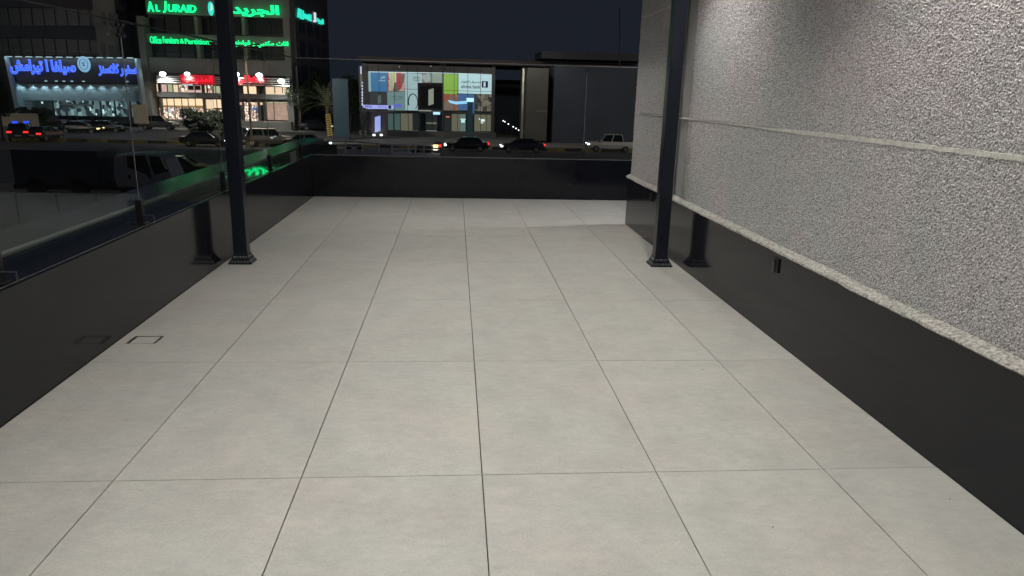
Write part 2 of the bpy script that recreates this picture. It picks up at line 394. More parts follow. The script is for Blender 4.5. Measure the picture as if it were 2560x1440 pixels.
# sockets on the black base
def socket(u, v, label, s=1.):
    y = wallY(u, v, XR); d = ray(u, v); z = CH+d.z*XR/d.x
    e = empty('wall_socket', (XR, y, z), 0, label, 'wall socket')
    bm = bmesh.new(); box(bm, -.012, -.001, -.045*s, .045*s, -.05, .05, bev=.003); obj('back_plate', bm, mat('dark_plastic', (.02, .02, .022), .35), e)
    bm = bmesh.new(); prism(bm, [(-.026, .034), (-.022, .042), (-.013, .042), (-.013, -.052), (-.020, -.052)], -.014*s, .020*s); obj('flap', bm, mat('dark_plastic', (.02, .02, .022), .35), e)
    return e
socket(1941, 662, 'black weatherproof socket on the black wall base right of the near post')
socket(1630, 492, 'small dark socket on the black wall base just behind the right post', .8)

# ------------------------------------------------------------------ pergola (posts, beams)
pg = empty('pergola', (0, 6.8, 0), 0, 'black steel pergola frame whose two square posts rise out of the top of the photo', 'pergola')
bead_m = mat('glossy_black_ornament', (.14, .14, .15), .28, metal=.8)
PBEAM = 3.05
bm = bmesh.new(); box(bm, -.062, .062, -.058, .058, .05, PBEAM, bev=.006); post_mesh = None
post0 = obj('post', bm, BLACKM, pg)
bm = bmesh.new()
lv = [(0, .105), (.012, .105), (.03, .088), (.05, .082), (.078, .068), (.092, .066)]
prev = None
for z, r in lv:
    ring = [bm.verts.new((sx*r, sy*r*.95, z)) for sx, sy in ((-1, -1), (1, -1), (1, 1), (-1, 1))]
    if prev:
        for a in range(4): bm.faces.new([prev[a], prev[(a+1) % 4], ring[(a+1) % 4], ring[a]])
    else: bm.faces.new(ring[::-1])
    prev = ring
bm.faces.new(prev)
base0 = obj('base_cover', bm, BLACKM, post0)
bm = bmesh.new()
for face_i in range(4):
    ca, sa = math.cos(face_i*math.pi/2), math.sin(face_i*math.pi/2)
    for row, (z, off, cnt) in enumerate(((.022, .094, 6), (.062, .073, 5))):
        for k in range(cnt):
            t = (k-(cnt-1)/2)*(.029 if row == 0 else .026)
            x, y = t, -off*.97
            mtx = Matrix.Translation((x*ca-y*sa, x*sa+y*ca, z)) @ Matrix.Diagonal((1, 1, 1.25, 1))
            bmesh.ops.create_icosphere(bm, subdivisions=1, radius=.0125, matrix=mtx)
for f in bm.faces: f.smooth = True
obj('bead_ornament', bm, bead_m, post0, recalc=False)
PL, PR, PYY = -1.99, 2.01, 6.79
post0.location = (PL, PYY-6.8, 0)
for (x, y) in ((PR, PYY), (PL, -2.0), (PR, -2.0), (PL, 12.9)):
    if y > 12: continue
    dup(post0, pg, (x, y-6.8, 0))
for x in (PL, PR):
    bmx = boxobj('beam', (x-.055, x+.055, -9.5, 4.4, PBEAM+.001, PBEAM+.2), BLACKM, pg)
for k, y in enumerate((-9, -6.6, -4.3, -2, -.01, 3.2)):
    boxobj('cross_beam', (PL+.056, PR-.056, y-.045, y+.045, PBEAM+.03, PBEAM+.17), BLACKM, pg)

# downlights on the wall and lamps under the cross beams (all above the picture)
LM = emis('led_diffuser', (1, .96, .88), 6)
def downlight(x, y, z, label, r=.05):
    e = empty('downlight', (x, y, z), 0, label, 'downlight', 'downlights above the terrace')
    bm = bmesh.new(); tube(bm, (0, 0, .0), (0, 0, .14), r, n=16); tube(bm, (0, 0, .06), (XS-x, 0, .06), .012, n=6)
    obj('housing', bm, BLACKM, e)
    bm = bmesh.new(); tube(bm, (0, 0, -.004), (0, 0, -.001), r*.8, n=16); obj('lens', bm, LM, e)
    return e
WARMW = (1.0, .975, .915)
WL = [(1.82, 2.9, 3.4, 190), (1.82, 6.0, 3.4, 165), (1.84, 8.6, 3.6, 120), (1.93, -.6, 3.2, 90)]
for i, (x, y, z, p) in enumerate(WL):
    downlight(x, y, z, 'small black cylinder downlight above the picture on the rendered wall, %s' % ('beside the nearest panel', 'just before the right post', 'next to the far corner', 'behind the viewer')[i])
    lamp('downlight_beam', 'SPOT', (x, y, z-.03), p, WARMW, (x+.05, y, 0), spot_size=R(112), spot_blend=.9, shadow_soft_size=.04)
for i, (x, p) in enumerate(((3.3, 140), (5.6, 110))):    # downlights round the corner, on the wall that faces the far parapet
    e = empty('downlight', (x, YC+.22, 2.95), 0, 'small black cylinder downlight round the far corner of the wall, %s' % ('nearer the corner', 'further from the corner')[i], 'downlight', 'downlights above the terrace')
    bm = bmesh.new(); tube(bm, (0, 0, .0), (0, 0, .14), .05, n=16); tube(bm, (0, 0, .06), (0, -.23, .06), .012, n=6); obj('housing', bm, BLACKM, e)
    bm = bmesh.new(); tube(bm, (0, 0, -.004), (0, 0, -.001), .04, n=16); obj('lens', bm, LM, e)
    lamp('downlight_beam', 'SPOT', (x, YC+.22, 2.92), p, (.97, .96, 1), (x-.3, YC+.5, 0), spot_size=R(150), spot_blend=.9, shadow_soft_size=.04)
# two lit ceiling panels hung between the beams
for (y, p, wh) in ((-1.1, 30, 'behind the viewer'), (2.3, 29, 'over the middle tiles'), (5.6, 19, 'before the two posts'), (9.3, 20, 'nearest the far parapet')):
    e = empty('light_panel', (-.6, y, PBEAM-.02), 0, 'flat white ceiling lamp hung under the pergola beams, ' + wh, 'ceiling lamp')
    boxobj('housing', (-.5, .5, -.32, .32, 0, .04), BLACKM, e); boxobj('diffuser', (-.47, .47, -.29, .29, -.004, -.001), LM, e)
    lamp('panel_light', 'AREA', (-.6, y, PBEAM-.03), p, WARMW, (-.6, y, 0), shape='RECTANGLE', size=.94, size_y=.58, spread=R(150))

# linear lamps let into the inner faces of both long beams
for sg, x in ((1, PL), (-1, PR)):
    part('strip_lamp', (x+sg*.0555, x+sg*.060, -4, 4.2, PBEAM+.05, PBEAM+.09) if sg > 0 else (x-.060, x-.0555, -4, 4.2, PBEAM+.05, PBEAM+.09), LM, pg)
    lamp('strip_light', 'AREA', (x+sg*.066, .6, PBEAM+.07), 62 if sg > 0 else 16, WARMW, (x+sg*1.2, .6, PBEAM-.9), shape='RECTANGLE', size=8, size_y=.03)
# ------------------------------------------------------------------ glass balustrades
BR = mat('bracket_black', (.015, .016, .018), .35)
def spider(p, ax):    # four small discs on a cross, in the plane of the glass
    bm = bmesh.new()
    for s in (-1, 1):
        for t in (-1, 1):
            c = Vector((s*.035, 0, t*.035)); tube(bm, (0, 0, 0), c, .006, n=5)
            tube(bm, c+Vector((0, -.016, 0)), c+Vector((0, .016, 0)), .013, n=10)
    tube(bm, (0, -.012, 0), (0, .012, 0), .02, n=10)
    if ax == 'y': bmesh.ops.rotate(bm, verts=bm.verts, matrix=Matrix.Rotation(math.pi/2, 3, 'Z'), cent=(0, 0, 0))
    return bm
XG, YG = -2.35, YF+.165
ZT = 2.02
bal_l = empty('left_glass_balustrade', (XG, 4, .5), 0, 'clear glass balustrade with slim rods and spider fittings above the left parapet', 'balustrade')
bal_f = empty('far_glass_balustrade', (2, YG, .5), 0, 'clear glass balustrade with slim rods and spider fittings above the far parapet', 'balustrade')
_b = sorted([wallY(343, 465, XG), wallY(553, 395, XG), wallY(672, 360, XG), wallY(-20, 600, XG)])
YBL = [_b[0]-2*1.75, _b[0]-1.75] + _b
for i, y in enumerate(YBL+[YG]):
    corner = y == YG
    bm = bmesh.new(); tube(bm, (XG, y, .74), (XG, y, ZT-.07), .005, n=6); rel(obj('rod', bm, STEEL, bal_l), bal_l)
    o = obj('spider_fitting', spider(0, 'y'), BR, bal_l); o.location = Vector((XG, y, ZT-.06))-bal_l.location
    bm = bmesh.new(); box(bm, XG-.024, XG+.024, y-.022, y+.022, .586, .765, bev=.004); box(bm, XG-.045, XG+.05, y-.04, y+.04, .5855, .592)
    rel(obj('stanchion', bm, BR, bal_l), bal_l)
    if not corner:
        bm = bmesh.new(); box(bm, XG+.105, XG+.110, y-.03, y-.022, .5865, .655); box(bm, XG+.022, XG+.105, y-.03, y-.022, .650, .655)
        rel(obj('angle_clip', bm, mat('galvanised', (.22, .22, .23), .4, metal=.8), bal_l), bal_l)
Ys = YBL+[YG]
for a, b in zip(Ys[:-1], Ys[1:]):
    part('glass_pane', (XG-.026, XG-.016, a+.006, b-.006, .60, ZT), GLASS, bal_l)
part('top_rail', (XG-.03, XG-.012, Ys[0], YG, ZT+.001, ZT+.012), BR, bal_l)
XB = [XG, -.19, 2.01, 4.2, 6.4]
for i, x in enumerate(XB[1:]):
    bm = bmesh.new(); tube(bm, (x, YG, .74), (x, YG, ZT-.07), .0065, n=6); rel(obj('rod', bm, STEEL, bal_f), bal_f)
    o = obj('spider_fitting', spider(0, 'x'), BR, bal_f); o.location = Vector((x, YG, ZT-.06))-bal_f.location
    bm = bmesh.new(); box(bm, x-.035, x+.035, YG-.02, YG+.02, .584, .765, bev=.004); box(bm, x-.09, x+.09, YG-.05, YG+.05, .5835, .595); rel(obj('stanchion', bm, BR, bal_f), bal_f)
for a, b in zip(XB[:-1], XB[1:]):
    part('glass_pane', (a+.006, b-.006, YG+.016, YG+.026, .60, ZT), GLASS, bal_f)
part('top_rail', (XG, 6.4, YG+.013, YG+.029, ZT+.001, ZT+.012), mat('rail_grey', (.30, .30, .32), .4, metal=.6), bal_f)

# a few bits of grit on the floor
for (u, v, s, lab) in ((1757, 925, .006, 'tiny dark crumb of grit on a tile right of centre'), (1495, 960, .004, 'tiny dark speck on a middle tile'),
                       (2174, 1045, .005, 'tiny pale crumb near the right wall'), (2462, 1274, .006, 'tiny pale crumb by the black base at lower right'),
                       (2375, 1248, .005, 'tiny brown crumb at lower right'), (1832, 818, .006, 'tiny white crumb near the right wall halfway along'),
                       (1932, 1318, .005, 'tiny dark crumb low on the right-hand tiles'), (1440, 1180, .004, 'tiny crumb lying in the nearest cross joint')):
    p = G(u, v, .001); bm = bmesh.new(); bmesh.ops.create_icosphere(bm, subdivisions=1, radius=s*.6, matrix=Matrix.Translation((0, 0, s*.25)) @ Matrix.Diagonal((1.3, .8, .5, 1)))
    o = obj('grit', bm, mat('pale_grit', (.6, .58, .5), .8) if 'pale' in lab or 'white' in lab else mat('dark_grit', (.05, .04, .03), .8)); o.location = p
    tag(o, lab, 'grit')

# ================================================================== THE STREET
ASPH = mat('asphalt', (.05, .05, .052), .75, noise=.25, nscale=.6, bump=.2, bscale=8)
gr = boxobj('ground', (-400, 400, 14, 900, ZG-.3, ZG), mat('dusty_ground', (.10, .092, .085), .9, noise=.3, nscale=.3)); gr['kind'] = 'structure'
rd = boxobj('road', (-200, 200, 46, 79, ZG-.1, ZG+.004), ASPH); rd['kind'] = 'structure'
pv = boxobj('parking_apron', (-90, 60, 82.5, 106, ZG-.1, ZG+.13), mat('paving_grey', (.13, .125, .12), .8, noise=.3, nscale=.4)); pv['kind'] = 'structure'
KY, KB = mat('kerb_yellow', (.22, .18, .05), .6, noise=.3, nscale=2), mat('kerb_black', (.03, .03, .03), .6)
kb = empty('kerb', (0, 79.2, ZG), 0, 'street kerb painted in yellow and black lengths beyond the road', 'kerb')
for k in range(-40, 26):
    o = boxobj('kerb_stone', (k*2.0, k*2.0+1.96, 0, .3, 0, .30), KY if k % 2 else KB, kb)
LF = mat('facade_dark', (.075, .072, .078), .6, noise=.15, nscale=.5)
FR = mat('facade_grey', (.17, .165, .155), .7, noise=.15, nscale=.4)
CON = mat('concrete_column', (.085, .083, .075), .7, noise=.12, nscale=.7)
DGL = mat('dark_window_glass', (.012, .014, .018), .4, spec=.4)
GREEN = emis('green_sign_letters', (.005, 1.0, .27), 1.7)
CYAN = emis('teal_sign_letters', (.03, .85, .62), 1.0)
RED = emis('red_sign_letters', (1.0, .01, .035), 1.5)
REDD = emis('red_sign_box', (.8, .006, .022), .85)
BLUE = emis('blue_sign_letters', (.02, .07, 1.0), 2.8)
BLUEL = emis('pale_blue_letter_edge', (.24, .34, 1.0), 1.1)
WHITE = emis('white_lamp', (.9, .97, 1.0), 14)
WSOFT = emis('white_lit_panel', (.80, .9, 1.0), .85)

# ---- office block with green signs ---------------------------------------------------------
YA = 108.0
ob = empty('office_block', (PY(550, 300, YA).x, YA, ZG), 0, 'tall dark office block with green rooftop lettering above a lit two-storey shop', 'building')
def W(name, u0, v0, u1, v1, Y, d, M, p): return rel(wbox(name, u0, v0, u1, v1, Y, d, M), p) if not setattr_parent(p) else None
def setattr_parent(p): return False
def W(name, u0, v0, u1, v1, Y, d, M, p):
    o = wbox(name, u0, v0, u1, v1, Y, d, M); o.parent = p; o.location = o.location-p.location; return o
def T(name, s, u0, v0, u1, v1, Y, M, p, **k):
    o = text(name, s, u0, v0, u1, v1, Y, M, **k); o.parent = p; o.location = o.location-p.location; return o
rnd = random.Random(11)
SB = 14
W('core', 372, -60, 715, 186, YA+2.2, 16, LF, ob)
W('parapet_band', 362, -60, 722, 40, YA, 2.1, FR, ob)
W('floor_band', 366, 88, 722, 112, YA, 2.1, FR, ob)
W('floor_band', 374, 148, 724, 186, YA, 2.1, FR, ob)
W('corner_column', 355, 40.5, 371, 330, YA-.3, 2.3, FR, ob)
W('corner_column', 714, 40.5, 730, 330, YA-.3, 2.3, FR, ob)
for u0, u1, u2 in ((486, 494, 0), (604, 612, 0)):
    W('pier', u0, 41, u1, 87.6, YA+.1, 1.9, FR, ob); W('pier', u0+6, 112.6, u1+6, 147.6, YA+.1, 1.9, FR, ob)
for v0, v1 in ((42, 86), (114, 146)):
    for k in range(9):
        a = 376+k*38; W('window', a, v0, a+35, v1, YA+1.8, .2, DGL, ob)
T('sign_lettering', 'A', 370, 4, 385, 29, YA-.4, GREEN, ob, depth=.3, bold=.02)
T('sign_lettering', 'L', 391, 12, 400, 29, YA-.4, GREEN, ob, depth=.3, bold=.02)
T('sign_lettering', 'J', 408, 3, 418, 32, YA-.4, GREEN, ob, depth=.3, bold=.02, shear=.15)
T('sign_lettering', 'URAID', 421, 12, 491, 31, YA-.4, GREEN, ob, depth=.3, bold=.02, shear=.12)
bm = bmesh.new(); tube(bm, (0, 0, 0), (0, -.2, 0), .85, n=20); c = PY(528, 22, YA); bmesh.ops.scale(bm, vec=(.42, 1, 1.05), verts=bm.verts)
o = obj('round_emblem', bm, CYAN, ob); o.location = Vector((c.x, YA-.05, c.z))-ob.location
T('emblem_mark', 'J', 524, 10, 531, 26, YA-.6, WSOFT, ob, depth=.1, bold=.02)
T('sign_lettering', arabic('الجريد'), 580, 12, 698, 43, YA-.4, GREEN, ob, depth=.3, bold=.035)
T('sign_lettering', 'Office', 376, 91, 404, 109, YA-.4, GREEN, ob, depth=.2, bold=.0)
T('sign_lettering', 'Furniture', 408, 92, 447, 109, YA-.4, GREEN, ob, depth=.2, bold=.0)
T('sign_lettering', '&', 451, 97, 460, 109, YA-.4, GREEN, ob, depth=.2, bold=.0)
T('sign_lettering', 'Partitions', 463, 98, 530, 111, YA-.4, GREEN, ob, depth=.2, bold=.012)
T('sign_lettering', arabic('اثاث مكتبي و قواطع'), 586, 102, 721, 119, YA-.4, GREEN, ob, depth=.2, bold=.02)
# side wall running back from the right corner, with the small teal sign
xs_ = PY(730, 60, YA).x
side = boxobj('side_wall', (xs_-.5, xs_, YA+2.2, YA+30, ZG, 17), LF, ob); rel(side, ob)
for k in range(4):
    for zz in (2.6, 6.0, 9.4):
        rel(boxobj('window', (xs_+.01, xs_+.06, YA+4+k*6.2, YA+8.6+k*6.2, zz, zz+2.2), DGL, ob), ob)
z_s = PY(740, 40, YA+8).z
def TS(s, y0, y1, z0, z1, M):
    o = text('side_sign_lettering', s, 0, 0, 0, 0, 0, M, depth=.2, bold=.02, side=(xs_+.12, y0, y1, z0, z1)); o.parent = ob; o.location = o.location-ob.location
TS('Al', YA+3, YA+5.6, PY(730, 44, YA+4).z, PY(730, 20, YA+4).z, CYAN)
TS('Juraid', YA+6.4, YA+13, PY(730, 44, YA+4).z, PY(730, 20, YA+4).z, CYAN)
TS('J', YA+15, YA+17, PY(730, 50, YA+13).z, PY(730, 24, YA+13).z, WSOFT)
TS(arabic('الجريد'), YA+18, YA+24, PY(730, 48, YA+13).z, PY(730, 30, YA+13).z, CYAN)

# the lit shop in its two lower storeys, room light put into glowing surfaces
def interior_mat(name, cols, s, scale=(3, 1, 2.2)):
    M = bpy.data.materials.new(name); M.use_nodes = True; MATS[name] = M
    t = M.node_tree; b = t.nodes['Principled BSDF']; N = t.nodes.new; L = t.links.new
    tc = N('ShaderNodeTexCoord'); mp = N('ShaderNodeMapping'); mp.inputs['Scale'].default_value = scale; L(tc.outputs['Object'], mp.inputs[0])
    vo = N('ShaderNodeTexVoronoi'); vo.distance = 'CHEBYCHEV'; vo.inputs['Scale'].default_value = 1.0; L(mp.outputs[0], vo.inputs[0])
    sx = N('ShaderNodeSeparateXYZ'); L(vo.outputs['Color'], sx.inputs[0])
    cr = N('ShaderNodeValToRGB'); cr.color_ramp.interpolation = 'CONSTANT'
    els = cr.color_ramp.elements; els[0].color = (*cols[0], 1); els[1].position = 1/len(cols); els[1].color = (*cols[1], 1)
    for i, c in enumerate(cols[2:], 2): e = els.new(i/len(cols)); e.color = (*c, 1)
    L(sx.outputs[0], cr.inputs[0]); L(cr.outputs[0], b.inputs['Emission Color']); L(cr.outputs[0], b.inputs['Base Color'])
    b.inputs['Emission Strength'].default_value = s
    return M
WARMS = interior_mat('shop_goods_lit', [(.42, .26, .2), (.75, .52, .38), (.10, .06, .05), (.85, .68, .5), (.28, .16, .14), (.55, .38, .32), (.9, .8, .68)], 1.6)
WARMW2 = emis('warm_lit_wall', (1.0, .66, .42), 1.5)
PINKW = emis('pink_lit_wall', (.80, .50, .44), 1.1)
BEIGE = emis('beige_lit_wall', (.98, .68, .46), 1.25)
GREENW = emis('olive_lit_wall', (.66, .66, .42), .85)
DARKI = mat('dark_interior', (.09, .08, .08), .7)
SHEL = interior_mat('crowded_shelves', [(.2, .12, .1), (.62, .42, .33), (.08, .05, .05), (.75, .55, .42), (.35, .2, .17), (.5, .33, .28), (.14, .1, .1), (.9, .75, .6)], 1.7, scale=(5, 1, 4))
YS = YA
W('back_wall', 392, 212, 722, 326, YS+7, .3, DARKI, ob)
W('mid_beam', 392, 233, 728, 246, YS-.1, 6.9, mat('mid_beam_grey', (.14, .14, .14), .6), ob)
W('ground_slab', 380, 302, 728, 326, YS-1.6, 9, FR, ob)
for a, b, v0, v1, M in ((392, 400, 210, 232, BEIGE), (403, 417, 211, 232, PINKW), (420, 431, 211, 232, GREENW), (434, 446, 212, 232, BEIGE), (447, 465, 212, 232, WARMS),
                        (466, 504, 213, 232, PINKW), (510, 514, 213, 233, BEIGE), (520, 531, 213, 233, WARMS), (532, 551, 215, 234, GREENW),
                        (586, 608, 216, 236, DARKI), (609, 643, 216, 237, WARMW2), (660, 684, 217, 238, BEIGE), (686, 724, 218, 238, BEIGE)):
    W('upper_display', a, v0, b, v1, YS+.6, .3, M, ob)
for a, b, v0, v1 in ((470, 484, 213, 225), (487, 501, 214, 225)): W('dark_screen', a, v0, b, v1, YS+.5, .08, DARKI, ob)
for k in range(6): W('ceiling_panel', 401+k*17.8, 247, 401+k*17.8+17, 264, YS+.7, .2, WARMW2, ob)
W('ceiling_panel', 514, 249, 532, 272, YS+.7, .2, BEIGE, ob); W('ceiling_panel', 534, 249, 556, 270, YS+.7, .2, WARMW2, ob)
W('warm_fascia', 402, 264, 507, 268, YS+.5, .3, emis('yellow_strip', (.9, .5, .15), .5), ob)
W('shelving', 400, 269, 507, 300, YS+.8, .5, SHEL, ob); W('shelving', 514, 274, 556, 302, YS+.8, .5, SHEL, ob)
for a, b, v0, v1, M in ((420, 427, 269, 283, WSOFT), (452, 457, 270, 296, emis('pale_blue_banner', (.45, .75, .85), .8)), (402, 406, 262, 285, WARMW2), (486, 489, 268, 276, WSOFT)):
    W('lit_banner', a, v0, b, v1, YS+.4, .1, M, ob)
W('shelving', 590, 252, 612, 304, YS+.9, .4, DARKI, ob); W('goods', 592, 256, 606, 262, YS+.6, .2, PINKW, ob); W('shelving', 612, 256, 648, 304, YS+.8, .4, SHEL, ob)
W('ceiling_panel', 629, 256, 655, 262, YS+.5, .2, WARMW2, ob); W('blue_screen', 632, 269, 646, 276, YS+.4, .1, emis('blue_screen_glow', (.10, .25, .8), .9), ob)
W('display_wall', 660, 256, 722, 300, YS+.9, .3, mat('mauve_lit_wall', (.3, .2, .18), .7, emit=(.42, .26, .2), es=.9, noise=.4, nscale=2), ob)  # the wall's own glow stands in for room light
W('ceiling_strip', 660, 255, 726, 260, YS+.6, .2, emis('cream_strip', (.8, .65, .42), .5), ob)
for k in range(13):
    u = 664+k*4.7; W('rail_lamp', u, 254+rnd.random()*2, u+1.8, 257+rnd.random()*2, YS+.4, .1, emis('cream_lamp', (.9, .8, .6), .9), ob)
for u in (399, 507, 553, 585, 643, 658, 726): W('column', u, 204, u+6, 318, YS+.0, .45, mat('shop_frame', (.07, .065, .06), .5), ob)
for u in (417, 431, 445, 486, 532, 619, 686, 705): W('mullion', u, 211, u+1.4, 232.8, YS+.1, .2, mat('shop_frame', (.07, .065, .06), .5), ob)
for u in (418, 436, 455, 471, 489, 606, 640, 663, 684): W('mullion', u, 247, u+1.2, 302, YS+.1, .2, mat('shop_frame', (.07, .065, .06), .5), ob)
# louvred canopy of the shop and the red signs on it
LOUV = mat('pale_louvre', (.72, .70, .64), .5, noise=.1)
for k in range(4):
    W('louvre', 391, 191+k*5.0, 552, 193.4+k*5.0, YS-1.8, 1.2, LOUV, ob); W('louvre', 586, 195+k*5.6, 724, 197.6+k*5.6, YS-1.8, 1.2, LOUV, ob)
W('louvre_backing', 391, 190, 728, 214, YS-.5, .3, mat('louvre_shade', (.08, .075, .07), .7), ob)
W('red_sign_box', 451, 187, 534, 211, YS-2.2, .3, REDD, ob)
T('red_lettering', arabic('المدرسية'), 454, 188, 532, 209, YS-2.3, RED, ob, depth=.1, bold=.03)
W('pale_tag', 454, 209.5, 480, 213.5, YS-2.15, .2, emis('pale_tag_glow', (.6, .85, .95), .8), ob)
T('red_lettering', arabic('الغالي'), 586, 188, 661, 214, YS-2.3, RED, ob, depth=.25, bold=.07)

def flood(u, v, Y, label, r=.16, spread=6, e=60, down=True):
    c = PY(u, v, Y); eo = empty('floodlight', c, 0, label, 'floodlight', 'floodlights above the red shop sign')
    bm = bmesh.new(); prism(bm, [(-.30, -.16), (.30, -.16), (.24, .12), (-.24, .12)], -.14, .10); tube(bm, (0, .1, 0), (0, 1.6, -.4), .03, n=5); obj('housing', bm, BLACKM, eo)
    bm = bmesh.new(); bmesh.ops.create_uvsphere(bm, u_segments=10, v_segments=6, radius=r, matrix=Matrix.Translation((0, -.22, -.05)) @ Matrix.Diagonal((1.6, .6, 1, 1)))
    obj('lens', bm, WHITE, eo)
    lamp('floodlight_beam', 'SPOT', c+Vector((0, -.25, -.35)), e*22, (1, .95, .88), c+Vector((0, .9, -2.0)), spot_size=R(130), spot_blend=.9, shadow_soft_size=.2)
for u, v, lab, r in ((408, 184, 'leftmost glaring floodlight above the shop louvres', .28), (469, 184, 'glaring floodlight over the left red sign', .24),
                  (592, 185, 'glaring floodlight at the left end of the right red sign', .26), (649, 187, 'glaring floodlight at the right end of the right red sign', .28),
                  (704, 202, 'rightmost glaring floodlight on the shop louvres', .3)):
    flood(u, v, YS-2.6, lab, r)

# ---- dark apartment block behind the blue shop ------------------------------------------------
YB_ = 121.0
ab = empty('dark_apartment_block', (PY(150, 300, YB_).x, YB_, ZG), 0, 'unlit block of flats with long window bands behind the blue-lettered shop', 'building')
DK = mat('apartment_render', (.045, .042, .05), .8, noise=.15, nscale=.4); DK2 = mat('apartment_band', (.062, .058, .062), .8, noise=.15, nscale=.4)
W('body', -160, -60, 262, 330, YB_, 12, DK, ab)
for v0, v1 in ((-60, 18), (66, 94), (140, 165)): W('spandrel', -160, v0, 256, v1, YB_-.5, .48, DK2, ab)
for v0, v1 in ((21, 64), (96, 138)):
    for k in range(14):
        a = -150+k*29; W('window', a, v0, a+26, v1, YB_-.15, .1, DGL, ab)
W('lit_side_wall', 246, -60, 300, 330, YB_-2.5, 12, mat('lit_side_render', (.22, .21, .19), .8, noise=.12, nscale=.5), ab)  # light on the block's corner side put into a paler render
for v0, v1 in ((30, 62), (108, 140)):
    W('window', 252, v0, 262, v1, YB_-2.6, .2, DGL, ab); W('window', 272, v0+4, 295, v1+4, YB_-2.6, .2, DGL, ab)
W('rear_wing', 301, -60, 358, 330, YB_+2, 10, DK, ab)

# ---- shop with blue letters -------------------------------------------------------------------
YH = 102.0
sh = empty('blue_sign_shop', (PY(180, 300, YH).x, YH, ZG), 0, 'low shop with a dark sign band of glowing blue lettering and a round clock-like emblem', 'building')
GREYT = mat('shop_fascia_dark', (.032, .032, .034), .5, noise=.2, nscale=.6)
PANEL = mat('teal_grey_panel', (.27, .36, .41), .45, noise=.1, nscale=.5)
quad_pts('sign_band', [(12, 141), (336, 146), (345, 208), (30, 205)], YH, 1.2, GREYT).parent = sh; sh.children[0].location -= sh.location
o = quad_pts('lit_wall_panel', [(28, 205.5), (346, 208.5), (350, 254), (50, 250)], YH+.9, .6, PANEL); o.parent = sh; o.location -= sh.location
o = quad_pts('left_fin', [(10, 141), (16, 141), (52, 285), (40, 285)], YH-.5, 1.6, PANEL); o.parent = sh; o.location -= sh.location
o = quad_pts('right_fin', [(336, 146), (341, 146), (362, 290), (356, 290)], YH-.4, 1.2, PANEL); o.parent = sh; o.location -= sh.location
W('interior', 52, 250, 352, 306, YH+5, .3, mat('shop_interior', (.05, .07, .08), .6), sh)
TEALI = interior_mat('teal_shop_interior', [(.03, .05, .06), (.12, .2, .22), (.02, .03, .04), (.30, .46, .48), (.07, .11, .12), (.16, .24, .26), (.03, .04, .05)], .7, scale=(2.2, 1, 1.6))
W('display', 131, 252, 340, 290, YH+2.5, .3, TEALI, sh); W('display', 56, 248, 130, 275, YH+2.5, .3, interior_mat('dim_window', [(.03, .05, .055), (.06, .09, .10), (.04, .06, .07)], .4, scale=(.8, 1, .8)), sh)
for u, v0, v1 in ((131, 250, 290), (147, 253, 262), (184, 252, 262), (230, 251, 262), (250, 252, 292), (286, 253, 296), (325, 254, 296)): W('mullion', u, v0, u+3, v1, YH+1.6, .2, GREYT, sh)
W('door_head', 148, 260, 232, 264, YH+1.5, .15, PANEL, sh)
for u, v, w_, h_ in ((103, 254, 4, 5), (165, 250, 3, 4), (224, 268, 3, 9), (256, 273, 4, 11), (274, 256, 2, 6), (281, 284, 4, 5), (239, 283, 3, 5), (302, 263, 3, 3), (206, 252, 2, 4), (280, 270, 2, 5)):
    W('shop_lamp', u, v, u+w_, v+h_, YH+1.4, .06, emis('cool_lamp', (.7, .95, 1), 1.1), sh)
W('counter', 250, 305, 289, 314, YH-2, .4, mat('pale_counter', (.3, .32, .31), .6), sh)
T('blue_lettering', arabic('صيلفا ا تيرامش'), 27, 150, 188, 187, YH-.5, BLUE, sh, depth=.22, bold=.012)
T('blue_letter_edge', arabic('صيلفا ا تيرامش'), 26, 148.6, 189.5, 188, YH-.26, BLUEL, sh, depth=.1, bold=.055)
T('blue_lettering', arabic('سفير كلاسنز'), 247, 160, 340, 190, YH-.5, BLUE, sh, depth=.22, bold=.012)
T('blue_letter_edge', arabic('سفير كلاسنز'), 246, 158.6, 341.5, 191.5, YH-.26, BLUEL, sh, depth=.1, bold=.055)
c = PY(214, 161, YH)
bm = bmesh.new(); tube(bm, (0, 0, 0), (0, .15, 0), .86, n=28); bmesh.ops.scale(bm, vec=(.92, 1, 1.15), verts=bm.verts); o = obj('round_emblem', bm, emis('emblem_pale_blue', (.33, .62, .95), .8), sh); o.location = Vector((c.x, YH-.5, c.z))-sh.location
INK = mat('emblem_ink', (.02, .05, .09), .5)
bm = bmesh.new(); n = 26
for k in range(n):
    a0, a1 = 2*math.pi*k/n, 2*math.pi*(k+1)/n
    tube(bm, (.52*math.cos(a0), 0, .66*math.sin(a0)), (.52*math.cos(a1), 0, .66*math.sin(a1)), .03, n=4)
tube(bm, (0, 0, 0), (.12, 0, .42), .04, n=4); tube(bm, (0, 0, 0), (-.26, 0, .2), .04, n=4); tube(bm, (-.1, 0, -.12), (.12, 0, -.12), .08, n=6)
o = obj('emblem_ring_and_hands', bm, INK, sh); o.location = Vector((c.x, YH-.53, c.z))-sh.location
for k in range(13):
    u = 22+k*25.3; p = PY(u, 141.5+.018*u*.6, YH-.15)
    e = boxobj('band_lamp', (p.x-.35, p.x+.35, YH-.3, YH-.05, p.z-.05, p.z+.06), emis('cool_lamp_bright', (.6, .85, .95), .7), sh); e.location -= sh.location
lamp('sign_band_wash', 'AREA', (PY(178, 141, YH).x, YH-.9, PY(178, 137, YH).z), 190, (.75, .93, 1), (PY(178, 141, YH).x, YH+.1, PY(178, 170, YH).z), shape='RECTANGLE', size=18, size_y=.3)
